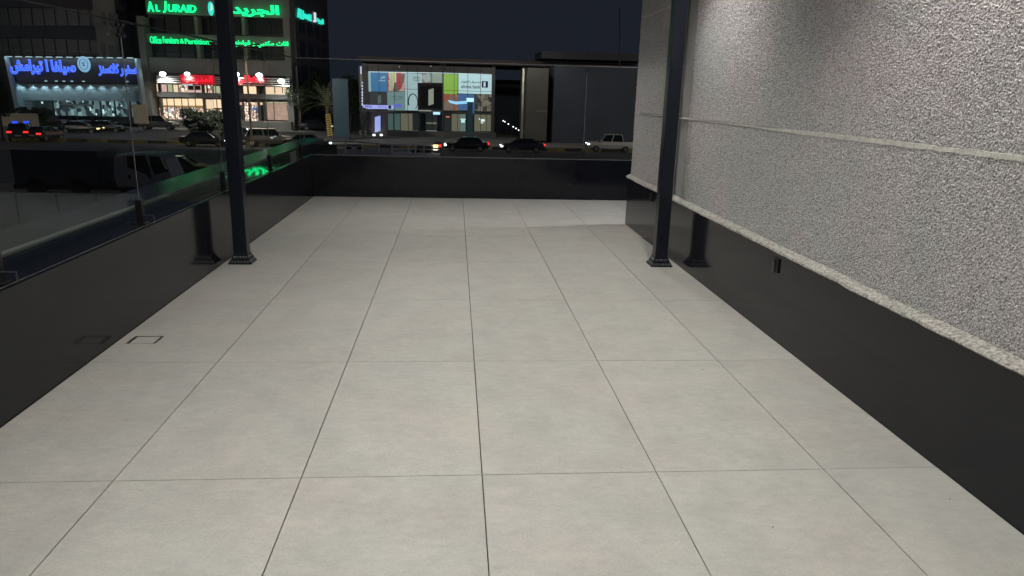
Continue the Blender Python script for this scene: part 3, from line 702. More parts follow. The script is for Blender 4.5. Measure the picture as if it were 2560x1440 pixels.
for k in range(11):
    u = 45+k*29; p = PY(u, 206.5, YH+.2)
    lamp('panel_downlight', 'SPOT', (p.x, YH+.45, p.z-.05), 95, (.72, .92, 1), (p.x, YH+1.0, p.z-4), spot_size=R(95), spot_blend=.6, shadow_soft_size=.06)
for u in (115, 141, 160, 180, 209, 318): 
    p = PY(u, 202+u*.006, YH-.1); e = boxobj('spot_lamp', (p.x-.12, p.x+.12, YH-.25, YH-.02, p.z-.06, p.z+.06), emis('cool_lamp_bright', (.6, .85, .95), .7), sh); e.location -= sh.location

# beige hoarding and gate by the blue shop
o = wbox('beige_wall', -40, 283, 92, 316, 93, .4, mat('beige_wall_render', (.42, .37, .29), .8, noise=.1, nscale=.5)); tag(o, 'low plain beige wall behind the traffic at the far left', 'wall')
o = wbox('beige_hoarding', 333, 262, 366, 309, 97, .5, mat('beige_board', (.5, .43, .32), .7, noise=.15, nscale=.5)); tag(o, 'pale beige board standing between the two lit shops', 'hoarding')

# ---- bank ---------------------------------------------------------------------------------------
YK = 100.0
bk = empty('bank_building', (PY(1080, 330, YK).x, YK, ZG), 0, 'two-storey bank branch with a glazed front full of coloured backlit posters', 'building')
BRN = mat('bank_frame_brown', (.11, .10, .10), .5, noise=.1, nscale=.5)
W('roof_band', 898, 150, 1590, 163, YK-1.0, 18, mat('roof_band_brown', (.045, .038, .038), .7, noise=.12, nscale=.4), bk)
W('front_header', 905, 163.5, 1236, 181, YK+.1, 14, BRN, bk)
W('left_pier', 898, 163.5, 920, 336, YK-.1, 14, mat('bank_pier', (.06, .055, .062), .5), bk)
W('right_pier', 1229, 163.5, 1237, 336, YK+.0, 14, BRN, bk)
W('back_wall', 921, 181, 1229, 334, YK+8, .3, mat('bank_inner_wall', (.2, .22, .2), .7), bk)
W('plinth', 898, 329, 1240, 346, YK-1.5, 5, mat('bank_plinth', (.12, .12, .12), .7), bk)
def ad(name, u0, v0, u1, v1, col, s, dy=0.): return W(name, u0, v0, u1, v1, YK+.4-dy, .12, emis('poster_%s' % name, col, s), bk)
ad('blue_poster', 927, 181, 968, 229, (.05, .20, .42), .75)
ad('pale_poster_edge', 921, 180, 927, 229, (.35, .50, .52), .8)
def picture(name, u0, v0, u1, v1, cols, s, scale):
    W(name, u0, v0, u1, v1, YK+.4, .12, interior_mat(name+'_print', cols, s, scale), bk)
picture('portrait_poster', 968.4, 181, 1012, 228, [(.30, .04, .06), (.40, .35, .25), (.16, .03, .05), (.45, .5, .25), (.12, .10, .07), (.5, .25, .25)], .7, (2.2, 1, .7))
ad('pale_poster', 1012.4, 183, 1044, 276, (.40, .54, .57), .85); ad('pale_poster_lower', 968.4, 229, 1012, 276, (.20, .30, .31), .75)
ad('dim_poster', 921, 230, 968, 262, (.05, .055, .06), .5)
ad('white_poster', 1044.4, 184, 1055, 207, (.5, .62, .64), .75); ad('rose_poster', 1055.4, 184, 1080, 207, (.30, .26, .24), .7); ad('sage_poster', 1080.4, 184, 1107, 207, (.34, .40, .32), .75)
ad('lime_poster', 1109, 185, 1143, 235, (.29, .50, .08), .85); ad('lime_poster_edge', 1143.3, 185, 1146, 233, (.20, .42, .05), .8)
ad('white_logo_poster', 1146.4, 185, 1229, 234.5, (.50, .68, .72), .98)
picture('coral_poster', 1109, 235.5, 1145, 276, [(.30, .13, .07), (.22, .16, .13), (.35, .10, .08), (.25, .2, .12)], .7, (1.2, 1, .9))
ad('blue_lower_poster', 1145.4, 235.5, 1186, 276, (.08, .16, .36), .75)
picture('dark_wreath_poster', 1186.4, 235.5, 1229, 278, [(.05, .045, .045), (.13, .11, .08), (.03, .03, .035), (.2, .17, .13), (.08, .07, .06)], .7, (2, 1, 1.6))
# ring drawn on the pale lower poster
c = PY(1032, 255, YK); bm = bmesh.new()
for k in range(24):
    a0, a1 = R(-60+k*11), R(-49+k*11); tube(bm, (.62*math.cos(a0), 0, 1.05*math.sin(a0)), (.62*math.cos(a1), 0, 1.05*math.sin(a1)), .05+.003*k, n=4)
o = obj('ring_motif', bm, mat('grey_print', (.12, .15, .14), .6), bk); o.location = Vector((c.x, YK+.36, c.z))-bk.location
bm = bmesh.new(); c = PY(1067, 195, YK)
for dx, dz, r in ((-.35, .1, .34), (.15, .25, .36), (.3, -.15, .3), (-.1, -.25, .3)): bmesh.ops.create_uvsphere(bm, u_segments=10, v_segments=5, radius=r, matrix=Matrix.Translation((dx, 0, dz)) @ Matrix.Diagonal((1, .1, 1, 1)))
o = obj('flower_motif', bm, emis('flower_print', (.45, .5, .48), .7), bk); o.location = Vector((c.x, YK+.36, c.z))-bk.location
PRW = emis('white_print', (.7, .85, 1), .75); PRG = mat('grey_text_print', (.10, .14, .15), .6); PRK = mat('black_text_print', (.015, .02, .03), .6)
T('poster_lettering', arabic('نحن'), 951, 189, 963, 197, YK+.38, PRW, bk, depth=.03, bold=.02); T('poster_lettering', arabic('نهتم'), 946, 199, 963, 205, YK+.38, PRW, bk, depth=.03, bold=.02)
T('poster_lettering', arabic('مساحات'), 1032, 190, 1050, 196, YK+.30, PRG, bk, depth=.03, bold=.02); T('poster_lettering', arabic('تجارية'), 1033, 197, 1050, 203, YK+.30, PRG, bk, depth=.03, bold=.02)
T('poster_lettering', arabic('تمويل عقاري'), 980, 239, 1008, 244, YK+.38, PRG, bk, depth=.03, bold=.02); T('poster_lettering', arabic('شخصي مرن'), 984, 245, 1008, 250, YK+.38, PRG, bk, depth=.03, bold=.02)
T('bank_lettering', arabic('مصرف الإنماء'), 1152, 201, 1201, 210, YK+.38, PRK, bk, depth=.03, bold=.025)
T('bank_lettering', 'alinma bank', 1153, 212, 1201, 221, YK+.38, PRK, bk, depth=.03, bold=.012)
W('logo_square', 1204.5, 203, 1220, 219, YK+.34, .04, mat('logo_navy', (.01, .012, .03), .5), bk)
def slab_sign(u0, v0, u1, v1, Y, M, p, tilt): 
    o = quad_pts('logo_slab', [(u0, v0+tilt), (u1, v0), (u1, v1-tilt), (u0, v1)], Y, .12, M); o.parent = p; o.location -= p.location; return o
slab_sign(1209, 204.5, 1214, 217.5, YK+.2, PRW, bk, 1)
slab_sign(945, 237, 952, 260, YK+.28, emis('dim_white_slab', (.25, .28, .27), .5), bk, 2)
# projecting dark cube with the lit slab
W('cube_sign', 1045, 208, 1106, 274, YK-1.6, 1.9, mat('cube_dark', (.035, .03, .036), .5), bk)
W('cube_face', 1051, 215, 1104, 269, YK-1.68, .06, mat('cube_face_dark', (.018, .016, .02), .3), bk)
slab_sign(1071, 220.5, 1084, 264, YK-1.95, emis('warm_white_slab', (.62, .64, .52), .42), bk, 4)
W('cube_ledge', 1046, 276, 1078, 278, YK-1.5, 1.6, emis('ledge_strip', (.6, .6, .5), .5), bk); W('cube_ledge', 1078.4, 276.4, 1104, 278.4, YK-1.5, 1.6, mat('ledge_grey', (.25, .3, .28), .6), bk)
# ground floor
W('floor_beam', 921, 278.6, 1229, 283.5, YK+.1, 1.2, BRN, bk)
TG = emis('teal_inner_glow', (.10, .17, .16), .55); BG_ = emis('beige_inner_glow', (.17, .155, .11), .8); DG = emis('dark_inner', (.03, .035, .035), .5)
for a, b, M in ((968, 983, TG), (985, 1002, TG), (1002.4, 1031, BG_), (1031.4, 1047, DG), (1051, 1064, mat('door_blue', (.03, .035, .06), .4)), (1064.5, 1079, DG), (1081, 1092, DG), (1092.4, 1108, mat('door_blue', (.03, .035, .06), .4)),
                (1110, 1128, DG), (1128.4, 1150, BG_), (1150.4, 1164, emis('teal_booth', (.2, .28, .26), .6)), (1186, 1204, BG_), (1204.4, 1229, BG_)):
    W('ground_floor_bay', a, 284, b, 328, YK+1.2, .2, M, bk)
W('low_shelf', 1064, 306, 1092, 310, YK+.9, .2, mat('shelf_pale', (.2, .2, .17), .6, emit=(.3, .28, .2), es=.4), bk)
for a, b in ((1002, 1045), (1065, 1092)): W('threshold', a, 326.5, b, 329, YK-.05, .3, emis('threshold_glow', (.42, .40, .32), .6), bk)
for u in (985, 1001, 1020, 1047, 1064, 1080, 1092, 1109, 1128, 1143, 1169, 1201, 1216): W('mullion', u, 283.8, u+1.1, 328, YK+.0, .15, GREYT, bk)
for u in (947, 985, 1018, 1044, 1077, 1107, 1135, 1169, 1201): W('mullion', u, 165, u+1.0, 278.4, YK+.02, .1, GREYT, bk)
for v in (222.5, 227): W('transom', 1010 if v < 225 else 1109, v, 1044 if v < 225 else 1229, v+.9, YK+.02, .1, GREYT, bk)
lb = W('lit_sign', 1083, 280, 1100, 286.5, YK-.4, .15, emis('small_lit_sign', (.55, .8, 1), 1.2), bk)
for u, v, w_, h_, c_ in ((1115, 291, 9, 2.5, (1, .25, .12)), (1151, 297, 13, 2, (.8, 1, 1)), (1153, 299.5, 9, 7, (.6, .95, 1)), (1201, 298, 11, 6, (.85, 1, .95)), (1197, 296, 3, 3, (.85, 1, .95)), (1202, 305.5, 6, 3, (.7, .9, .85))):
    W('indoor_lamp', u, v, u+w_, v+h_, YK+.7, .06, emis('indoor_%d' % u, c_, .95), bk)
for u, v in ((997, 165.5), (1076, 164)): W('header_lamp', u, v, u+2, v+3, YK-.1, .1, emis('amber_dot', (.8, .7, .45), .6), bk)
# top strip lights washing the posters
o = quad_pts('strip_light', [(921, 178.8), (1229, 184), (1229, 185.4), (921, 180.2)], YK+.15, .2, emis('strip_white', (.75, .95, 1), 1.0)); o.parent = bk; o.location -= bk.location
p = PY(1075, 186, YK); lamp('poster_wash', 'AREA', (p.x, YK-.6, p.z+.2), 60, (.8, .95, 1), (p.x, YK+.4, p.z-3), shape='RECTANGLE', size=16, size_y=.2)

# logo block in front of the bank, lit from two ground lamps
mb = empty('logo_monument', PY(942, 334, 92), 0, 'dark upright block bearing a glowing white slab in front of the bank', 'sign')
W('block', 917, 280, 968, 338, 92, 1.2, mat('monument_purple', (.055, .045, .06), .5), mb)
slab_sign(937, 289, 951, 331, 91.8, emis('blue_white_slab', (.42, .48, 1.0), .85), mb, 4)
for u in (935, 953):
    p = PY(u, 337.5, 91); e = boxobj('ground_lamp', (-.14, .14, -.1, .1, -.1, .1), emis('ground_lamp_glow', (1, .97, .9), 3), mb); e.location = p-mb.location
lamp('ground_lamp_beam', 'SPOT', PY(942, 338, 91), 40, (1, .9, .8), PY(942, 300, 92), spot_size=R(100))

# projecting blade sign on a tall pole
bp_ = empty('blade_sign_pole', G(904, 348, ZG), 0, 'tall slim pole carrying a glowing lavender sign board left of the bank', 'sign')
YP = bp_.location.y
W('pole', 902, 165, 907, 348, YP, .25, mat('pole_grey', (.3, .3, .3), .5), bp_)
W('lit_edge', 901, 166, 903.5, 185, YP-.05, .1, emis('pole_strip', (.7, .75, 1), 1), bp_); 
for k in range(8): W('lit_edge', 904.2, 205+k*7.6, 907, 205+k*7.6+rnd.uniform(3, 6.5), YP-.05, .1, emis('pole_strip', (.7, .75, 1), 1), bp_)
o = quad_pts('board', [(907, 262), (983, 263.5), (983, 272.5), (920, 272.5), (907, 268)], YP-.1, .3, emis('lavender_board', (.45, .45, 1.0), .92)); o.parent = bp_; o.location -= bp_.location
W('board_end', 984, 260, 1004, 269, YP+.1, .2, emis('violet_end', (.17, .2, .75), .7), bp_)
T('board_lettering', arabic('مصرف الإنماء'), 944, 264, 967, 270.5, YP-.16, PRK, bp_, depth=.03); W('board_logo', 971, 263.8, 978, 271.5, YP-.15, .04, mat('logo_navy', (.01, .012, .03), .5), bp_)
T('board_lettering', 'MW', 913, 263.5, 930, 270, YP-.16, PRK, bp_, depth=.03)

def pylon(u, v0, v1, w_, label, cap=True):
    b = G(u, v1, ZG); e = empty('lit_pylon', b, 0, label, 'pylon'); Y = b.y
    W('panel', u-w_/2, v0, u+w_/2, v1, Y, .35, mat('pylon_blue', (.035, .06, .075), .4, emit=(.05, .11, .15), es=.10), e)
    if cap: W('cap', u-w_/2-2, v0-10, u+w_/2+3, v0-.3, Y-.2, .8, emis('pylon_cap', (.55, .85, 1), 1.2), e); W('side_strip', u+w_/2+.2, v0+2, u+w_/2+4, v1-70, Y+.1, .2, emis('pylon_side', (.03, .2, .5), .6), e)
    else: W('plinth', u-w_/2-2, v1-12, u+w_/2+2, v1, Y-.2, .8, mat('pylon_plinth', (.05, .06, .09), .5), e)
    return e
pylon(1175, 255, 354, 13, 'tall bluish pylon with a glowing white head in front of the bank')
pylon(852, 197, 352, 38, 'broad dim blue-grey banner board standing behind the palm', False)
# the squiggle of light beside it: a lit menu board on a bracket
o = quad_pts('lit_canopy_strip', [(1120, 250), (1140, 254), (1166, 252), (1168, 259), (1140, 261), (1124, 257)], 90, .2, emis('canopy_blue', (.35, .7, 1), 1.0)); tag(o, 'thin pale blue lit strip sticking out left of the pylon head', 'lit sign')

# ---- dark building to the right of the bank -------------------------------------------------------
db = empty('dark_building', (PY(1450, 350, 92).x, 92, ZG), 0, 'large unlit blue-grey building with a broad concrete column right of the bank', 'building')
W('column', 1316, 170, 1369, 352, 90, 2.6, CON, db); W('column_joint', 1340, 277, 1366, 278.5, 89.96, .03, mat('joint_light', (.3, .29, .27), .7), db)
W('recess', 1369.5, 168, 1382, 356, 93, 2, mat('recess_black', (.01, .01, .012), .7), db); W('recess', 1303, 168, 1315.5, 352, 93, 2, mat('recess_black', (.01, .01, .012), .7), db)
W('wall', 1382.5, 168, 1640, 362, 91, 8, mat('blue_grey_wall', (.045, .052, .075), .7, noise=.12, nscale=.4), db)
W('wall', 1238, 200, 1302, 346, 112, 3, mat('blue_grey_wall', (.045, .052, .075), .7), db)
W('upper_wall', 1354, 132, 1640, 150, 96, 8, mat('upper_wall_grey', (.022, .024, .03), .7), db)
for k, (u, v) in enumerate(((1258, 302), (1262, 304.5), (1271, 310), (1283, 317), (1290, 321), (1297, 325.5), (1305, 329.5))):
    Yk = 111-3.0*k; p = PY(u, v, Yk); e = empty('bollard_light', (p.x, Yk, ZG), 0, '%s tiny white driveway light of the sloping row, counted from the bank' % ('first second third fourth fifth sixth seventh'.split()[k]), 'bollard light', 'row of small driveway lights right of the bank')
    h_ = max(.15, p.z-ZG); bm = bmesh.new(); tube(bm, (0, 0, 0), (0, 0, h_-.08), .05, n=6); obj('stem', bm, BLACKM, e)
    bm = bmesh.new(); tube(bm, (0, 0, h_-.07), (0, 0, h_+.07), .085, n=8); obj('lens', bm, emis('bollard_glow', (1, 1, .95), 2.5), e)

# ---- street poles -----------------------------------------------------------------------------------
def pole(u0, v0, u1, v1, label, M, r=.09, arm=None, lit=False):
    b = G(u1, v1, ZG); Y = b.y; t = PY(u0, v0, Y); e = empty('lamp_post', b, 0, label, 'lamp post')
    bm = bmesh.new(); tube(bm, (0, 0, 0), t-b, r*1.3, r, n=8); obj('mast', bm, M, e)
    bm = bmesh.new(); tube(bm, (0, 0, 0), (0, 0, .5), r*2, r*1.8, n=8); obj('foot', bm, M, e)
    if arm:
        bm = bmesh.new(); tube(bm, t-b, t-b+Vector((arm, 0, .4)), r*.6, n=6); obj('arm', bm, M, e)
        bm = bmesh.new(); box(bm, -.35, .35, -.14, .14, -.08, .06, bev=.03); o = obj('lamp_head', bm, BLACKM, e); o.location = t-b+Vector((arm*1.1, 0, .38))
    return e
pole(1309, 172, 1303, 362, 'slim street pole coloured as warm-lit just left of the concrete column', mat('pole_lit_pale', (.6, .56, .46), .5), .11)  # lamplight on the mast put into its pale colour
pole(612, 120, 631, 368, 'slim street pole coloured as warmly lit right of the left pergola post', mat('pole_lit_warm', (.7, .56, .40), .5), .085, arm=1.0)  # warm lamplight put into the mast colour
pole(1549, 20, 1549, 362, 'faint dark street pole beside the rendered wall edge', mat('pole_faint', (.03, .03, .035), .7), .07)

# ---- palm and trees ------------------------------------------------------------------------------------
LEAFD = mat('dark_foliage', (.04, .055, .03), .6, noise=.4, nscale=3); BARK = mat('bark', (.10, .075, .055), .85, noise=.3, nscale=6)
def palm(u, v, vt, label):
    b = G(u, v, ZG+.1); t = PY(u-5, vt, b.y); H_ = t.z-b.z; e = empty('palm_tree', b, 0, label, 'palm tree')
    bm = bmesh.new(); n = 14
    for k in range(n): tube(bm, (-.02*k, 0, H_*k/n), (-.02*(k+1), 0, H_*(k+1)/n), .24, .19, n=9)
    obj('trunk', bm, BARK, e)
    r = random.Random(5); L_ = mat('palm_frond', (.16, .17, .10), .6, noise=.3, nscale=3)
    for k in range(26):
        a = 2*math.pi*k/26+r.uniform(-.1, .1); el = r.uniform(-.15, 1.35); ln = r.uniform(2.3, 3.3); bm = bmesh.new()
        prev = None; pos = Vector((-.28, 0, H_)); d_ = Vector((math.cos(a)*math.cos(el), math.sin(a)*math.cos(el), math.sin(el)))
        for s in range(9):
            q = pos+d_*(ln/9); tube(bm, pos, q, .035*(1-s/10), .03*(1-s/10), n=4, cap=False)
            sd = d_.cross(Vector((0, 0, 1)));  sd = sd.normalized() if sd.length > .05 else Vector((1, 0, 0))
            for sg in (-1, 1):
                lw = .55*(1-abs(s-3)/8)
                tip = q+sd*sg*lw+d_*.25-Vector((0, 0, .12)); bm.faces.new([bm.verts.new(q), bm.verts.new(q+d_*.07), bm.verts.new(tip)])
            pos = q; d_ = (d_-Vector((0, 0, .085))).normalized()
        obj('frond', bm, L_, e, recalc=False)
    # rope light wound round the lower trunk
    bm = bmesh.new(); n = 90; turns = 10; pp = None
    for k in range(n+1):
        a = 2*math.pi*turns*k/n; z = .15+2.7*k/n; q = Vector((-.02*z*14/H_*1.0+.29*math.cos(a), .29*math.sin(a), z))
        if pp: tube(bm, pp, q, .045, n=4, cap=False)
        pp = q
    obj('rope_light', bm, emis('amber_rope', (1, .6, .12), .42), e, recalc=False)
palm(826, 345, 262, 'palm tree with its lower trunk wound in amber rope light')
def tree(name, u, v, hh, rad, label, cat='tree', seed=1, n=2600, trunk=True, leaf=.16, zz=None):
    b = G(u, v, ZG+.1) if zz is None else PY(u, v, zz); b.z = ZG+.1; e = empty(name, b, 0, label, cat); r = random.Random(seed)
    bm = bmesh.new(); tube(bm, (0, 0, 0), (.1, 0, hh*.55), .16, .09, n=7)
    for k in range(6):
        a = k*1.05+r.random(); tube(bm, (.06, 0, hh*(.3+.04*k)), (math.cos(a)*rad*.6, math.sin(a)*rad*.6, hh*(.6+.05*k)), .06, .02, n=5)
    obj('trunk', bm, BARK, e)
    cl = [(Vector((r.uniform(-1, 1), r.uniform(-1, 1), r.uniform(-1, 1)))*.62, r.uniform(.25, .5)) for _ in range(15)]
    bm = bmesh.new()
    for k in range(n):
        c, q = r.choice(cl); dd = Vector((r.gauss(0, 1), r.gauss(0, 1), r.gauss(0, 1))).normalized()*q*(r.random()**.4)
        p = Vector(((c.x+dd.x)*rad, (c.y+dd.y)*rad, hh*.62+(c.z+dd.z)*hh*.40))
        if p.z < .15: continue
        a = Vector((r.uniform(-1, 1), r.uniform(-1, 1), r.uniform(-1, 1))).normalized()*leaf; c2 = a.orthogonal().normalized()*leaf*.5
        bm.faces.new([bm.verts.new(p-a), bm.verts.new(p+c2), bm.verts.new(p+a), bm.verts.new(p-c2)])
    obj('crown', bm, LEAFD, e, recalc=False)
tree('street_tree', 792, 322, 8.6, 2.9, 'dark bushy street tree left of the palm', seed=2, n=3600)
tree('street_tree', 752, 326, 6.2, 2.2, 'lower dark tree beside the office block corner', seed=3)
tree('street_tree', 878, 326, 8.0, 2.6, 'dark tree filling the gap just left of the bank', seed=4, n=3400)
tree('street_shrub', 512, 352, 3.5, 2.7, 'broad dark shrub in front of the lit shop left of the pergola post', 'shrub', seed=5, n=3600)
tree('street_shrub', 560, 355, 3.2, 2.4, 'dark shrub half hidden behind the left pergola post', 'shrub', seed=6)
tree('street_tree', 8, 352, 7.2, 1.5, 'slim dark tree at the far left edge of the picture', seed=7)
tree('street_shrub', 95, 326, 2.9, 2.0, 'dark bush before the beige wall at left', 'shrub', seed=8)

# ---- vehicles -------------------------------------------------------------------------------------------------
TYRE = mat('tyre_rubber', (.015, .015, .015), .8); RIM = mat('wheel_rim', (.35, .35, .36), .35, metal=.8); CG = mat('car_glass', (.01, .012, .015), .05, spec=.8)
HL = emis('headlight_white', (.85, .95, 1), 3.0); HLY = emis('headlight_warm', (1, .75, .35), 2.2); TLI = emis('taillight_red', (1, .03, .02), 1.6); OFFL = mat('lamp_off', (.3, .3, .3), .2); OFFR = mat('tail_off', (.12, .01, .01), .3)
def loft(bm, secs):
    prev = None
    for s in secs:
        ring = [bm.verts.new(p) for p in s]
        if prev:
            n = len(ring)
            for a in range(n): bm.faces.new([prev[a], prev[(a+1) % n], ring[(a+1) % n], ring[a]])
        else: bm.faces.new(ring[::-1])
        prev = ring
    bm.faces.new(prev)
KINDS_ = {  # x, hood/belt height ; cabin (x0 front base, x1 front top, x2 rear top, x3 rear base, roof z)
    'sedan': dict(L=4.7, W=.90, belt=[(-2.35, .55, .80), (-2.2, .35, .98), (-1.4, .28, 1.02), (0, .26, .98), (1.1, .28, .95), (1.9, .3, .84), (2.25, .38, .70), (2.35, .5, .62)], cab=(1.05, .35, -1.05, -1.75, 1.45)),
    'suv': dict(L=4.8, W=.95, belt=[(-2.4, .6, 1.05), (-2.35, .42, 1.15), (-1.4, .36, 1.15), (0, .34, 1.12), (1.2, .36, 1.10), (2.0, .4, 1.02), (2.32, .45, .85), (2.4, .55, .75)], cab=(1.2, .55, -2.0, -2.32, 1.82)),
    'pickup': dict(L=5.3, W=.93, belt=[(-2.65, .6, 1.05), (-2.6, .5, 1.12), (-1.5, .42, 1.12), (0, .40, 1.12), (1.2, .42, 1.13), (2.2, .44, 1.05), (2.55, .5, .88), (2.65, .6, .78)], cab=(1.35, .60, -1.15, -1.35, 1.88)),
}
def car(kind, loc, rz, label, paint, head=None, tail=None, cat='car', group='vehicles on the street'):
    K = KINDS_[kind]; Wd = K['W']; e = empty('parked_'+kind if not head else kind, loc, rz, label, cat, group)
    bm = bmesh.new()
    secs = []
    for x, zb, zt in K['belt']:
        t = 1 if abs(x) < K['L']*.42 else .90
        secs.append([(x, -Wd*t*.92, zb), (x, -Wd*t, (zb+zt)/2), (x, -Wd*t*.93, zt), (x, Wd*t*.93, zt), (x, Wd*t, (zb+zt)/2), (x, Wd*t*.92, zb)])
    loft(bm, secs); obj('body', bm, paint, e)
    x0, x1, x2, x3, zr = K['cab']; zb = 1.0 if kind == 'sedan' else 1.12; a, b = Wd*.90, Wd*.70
    bm = bmesh.new(); f0 = [(x0, -a, zb-.08), (x0, a, zb-.08), (x3, a, zb-.08), (x3, -a, zb-.08)]; f1 = [(x1, -b, zr-.03), (x1, b, zr-.03), (x2, b, zr-.03), (x2, -b, zr-.03)]
    lo = [bm.verts.new(p) for p in f0]; hi = [bm.verts.new(p) for p in f1]
    for k in range(4): bm.faces.new([lo[k], lo[(k+1) % 4], hi[(k+1) % 4], hi[k]])
    bm.faces.new(hi); obj('windows', bm, CG, e)
    bm = bmesh.new(); box(bm, x2-.05, x1+.05, -b-.02, b+.02, zr-.04, zr+.02, bev=.02)
    for sg in (-1, 1):
        for (xa, xb) in ((x0, x1), (x3, x2), ((x0+x3)/2, (x1+x2)/2)): tube(bm, (xa, sg*(a+.005), zb-.06), (xb, sg*(b+.012), zr-.02), .045, n=5)
    obj('roof', bm, paint, e)
    for wx in (-K['L']*.30, K['L']*.31):
        for sg in (-1, 1):
            bm = bmesh.new(); tube(bm, (0, -.11, 0), (0, .11, 0), .34, n=18); wl = obj('wheel', bm, TYRE, e); wl.location = (wx, sg*(Wd-.10), .34)
            bm = bmesh.new(); tube(bm, (0, -.115, 0), (0, .115, 0), .21, n=12); obj('rim', bm, RIM, wl)
    for sg in (-1, 1):
        zt = K['belt'][-2][2]; bm = bmesh.new(); box(bm, K['L']/2-.30, K['L']/2-.03, min(sg*Wd*.50, sg*Wd*.96), max(sg*Wd*.50, sg*Wd*.96), zt-.13, zt+.04, bev=.03); obj('headlight', bm, head or OFFL, e)
        zt = K['belt'][1][2]; bm = bmesh.new(); box(bm, -K['L']/2-.02, -K['L']/2+.16, min(sg*Wd*.50, sg*Wd*.97), max(sg*Wd*.50, sg*Wd*.97), zt-.22, zt-.04, bev=.02); obj('taillight', bm, tail or OFFR, e)
        bm = bmesh.new(); box(bm, x0-.35, x0-.2, sg*(a+.12)-.09, sg*(a+.12)+.09, zb-.02, zb+.13, bev=.02); obj('mirror', bm, paint, e)
    bm = bmesh.new(); box(bm, K['L']/2-.06, K['L']/2+.02, -Wd*.42, Wd*.42, .42, .62); obj('grille', bm, TYRE, e)
    bm = bmesh.new(); box(bm, -K['L']/2-.03, -K['L']/2+.02, -.25, .25, .62, .74); obj('number_plate', bm, mat('plate_white', (.5, .5, .48), .5), e)
    if kind == 'pickup':
        bm = bmesh.new(); box(bm, -2.52, -1.38, -Wd*.80, Wd*.80, 1.06, 1.135); obj('load_bed', bm, TYRE, e)
    return e
WHT = mat('car_white', (.62, .60, .57), .3, coat=.5); BLK = mat('car_black', (.015, .016, .02), .22, coat=.6); GRY = mat('car_grey', (.12, .12, .12), .3, coat=.5, metal=.3); SIL = mat('car_sand', (.33, .30, .25), .35, coat=.4); NAV = mat('car_dark', (.03, .03, .045), .25, coat=.6)
def at(u, v, z=ZG+.005): return G(u, v, z)
PI = math.pi
car('pickup', at(1524, 379), PI-.04, 'white pickup truck with lit headlights at the right end of the street', WHT, HL)
car('sedan', at(1305, 381), PI, 'dark saloon with bright white headlight and red tail lamp below the street pole', NAV, HL, TLI)
car('sedan', at(1166, 378), PI, 'black saloon with a glowing red tail lamp below the pylon', BLK, HL, TLI)
car('suv', at(676, 366), .25, 'sand coloured estate car with lit headlights right of the warm street pole', SIL, HL)
car('sedan', at(772, 372), .15, 'pale saloon at the kerb between shop corner and palm', GRY, HL)
car('sedan', at(790, 326, ZG+.13), .3, 'black parked saloon under the dark trees', BLK, emis('dim_head', (1, .9, .7), .8))
car('suv', at(398, 324, ZG+.13), .1, 'dark grey parked off-roader before the left part of the lit shop', GRY)
car('sedan', at(446, 314, ZG+.13), .1, 'black parked car just behind the grey off-roader', BLK)
car('sedan', at(205, 334), 0.05, 'black saloon with a warm yellow headlight below the blue shop', BLK, HLY)
car('sedan', at(170, 316, ZG+.13), PI/2+.3, 'leftmost dark saloon parked before the blue shop', BLK)
car('sedan', at(222, 317, ZG+.13), PI/2+.2, 'second dark saloon parked before the blue shop', NAV)
car('sedan', at(268, 332), 0.0, 'dark saloon whose tail lamps glow orange-red under the blue shop', BLK, None, TLI)
car('sedan', at(113, 352), PI/2, 'black saloon seen from behind with two red tail lamps at left', BLK, None, TLI)
pc = car('suv', at(58, 352), PI/2+.35, 'police car with two blue roof lamps and glowing red tail lamps', BLK, None, TLI, 'police car')
for sg in (-1, 1):
    bm = bmesh.new(); box(bm, -.15, .15, sg*.5-.22, sg*.5+.22, 1.83, 1.97, bev=.02); obj('roof_lamp', bm, emis('police_blue', (.02, .06, 1), 2.2), pc)
car('sedan', at(515, 366), .05, 'dark saloon with bright headlights left of the pergola post', BLK, HL)
car('sedan', at(610, 352), 0, 'dark saloon between pergola post and street pole', NAV)
car('sedan', at(448, 446), .12, 'near dark saloon with brilliant headlights behind the box truck cab', BLK, emis('headlight_glare', (.9, 1, 1), 6))

# flatbed truck with white side rails
c = at(960, 391); Yf_ = c.y
ft = empty('stake_bed_truck', c, 0, 'long white stake-sided trailer coloured as purple-lit with warm lamps at its right end', 'trailer', 'vehicles on the street')
LAV = mat('rail_purple_lit', (.72, .68, .82), .45); LAV2 = mat('rail_purple_dim', (.42, .40, .52), .45)  # purple light, and a dimmer copy, put into the white rail colours
W('side_board', 835, 373, 978, 388, Yf_, .12, LAV2, ft); W('side_board', 979, 382, 1100, 389, Yf_, .12, LAV, ft); W('load_floor', 835, 384, 1098, 390, Yf_+.13, 2.2, LAV2, ft)
for v0, v1 in ((361, 364.5), (372, 374)): W('rail', 979, v0, 1098, v1, Yf_, .1, LAV, ft)
for pts in ([(812, 352), (880, 352), (979, 361), (979, 364), (880, 355.5), (812, 355)], [(840, 362), (979, 372), (979, 374), (840, 365)]):
    o = quad_pts('rail', pts, Yf_, .1, LAV2); o.parent = ft; o.location -= ft.location
for u in (862, 905, 945, 978, 1019, 1037, 1058): W('stake', u, 356+(u > 900)*5, u+3.5, 383, Yf_-.06, .05, LAV, ft)
W('rail', 979, 361, 1098, 364.5, Yf_+2.2, .1, LAV2, ft)
W('headboard', 1084, 356, 1104, 389, Yf_+.15, 2.0, mat('truck_dark', (.03, .03, .04), .4), ft)
W('headlight', 1083, 362, 1095, 369, Yf_-.2, .15, HLY, ft); W('headlight', 1083, 373, 1094, 376, Yf_-.2, .15, emis('fog_cream', (1, .9, .75), 1.4), ft); W('marker_lamp', 1098, 361, 1103, 368, Yf_-.2, .15, TLI, ft)
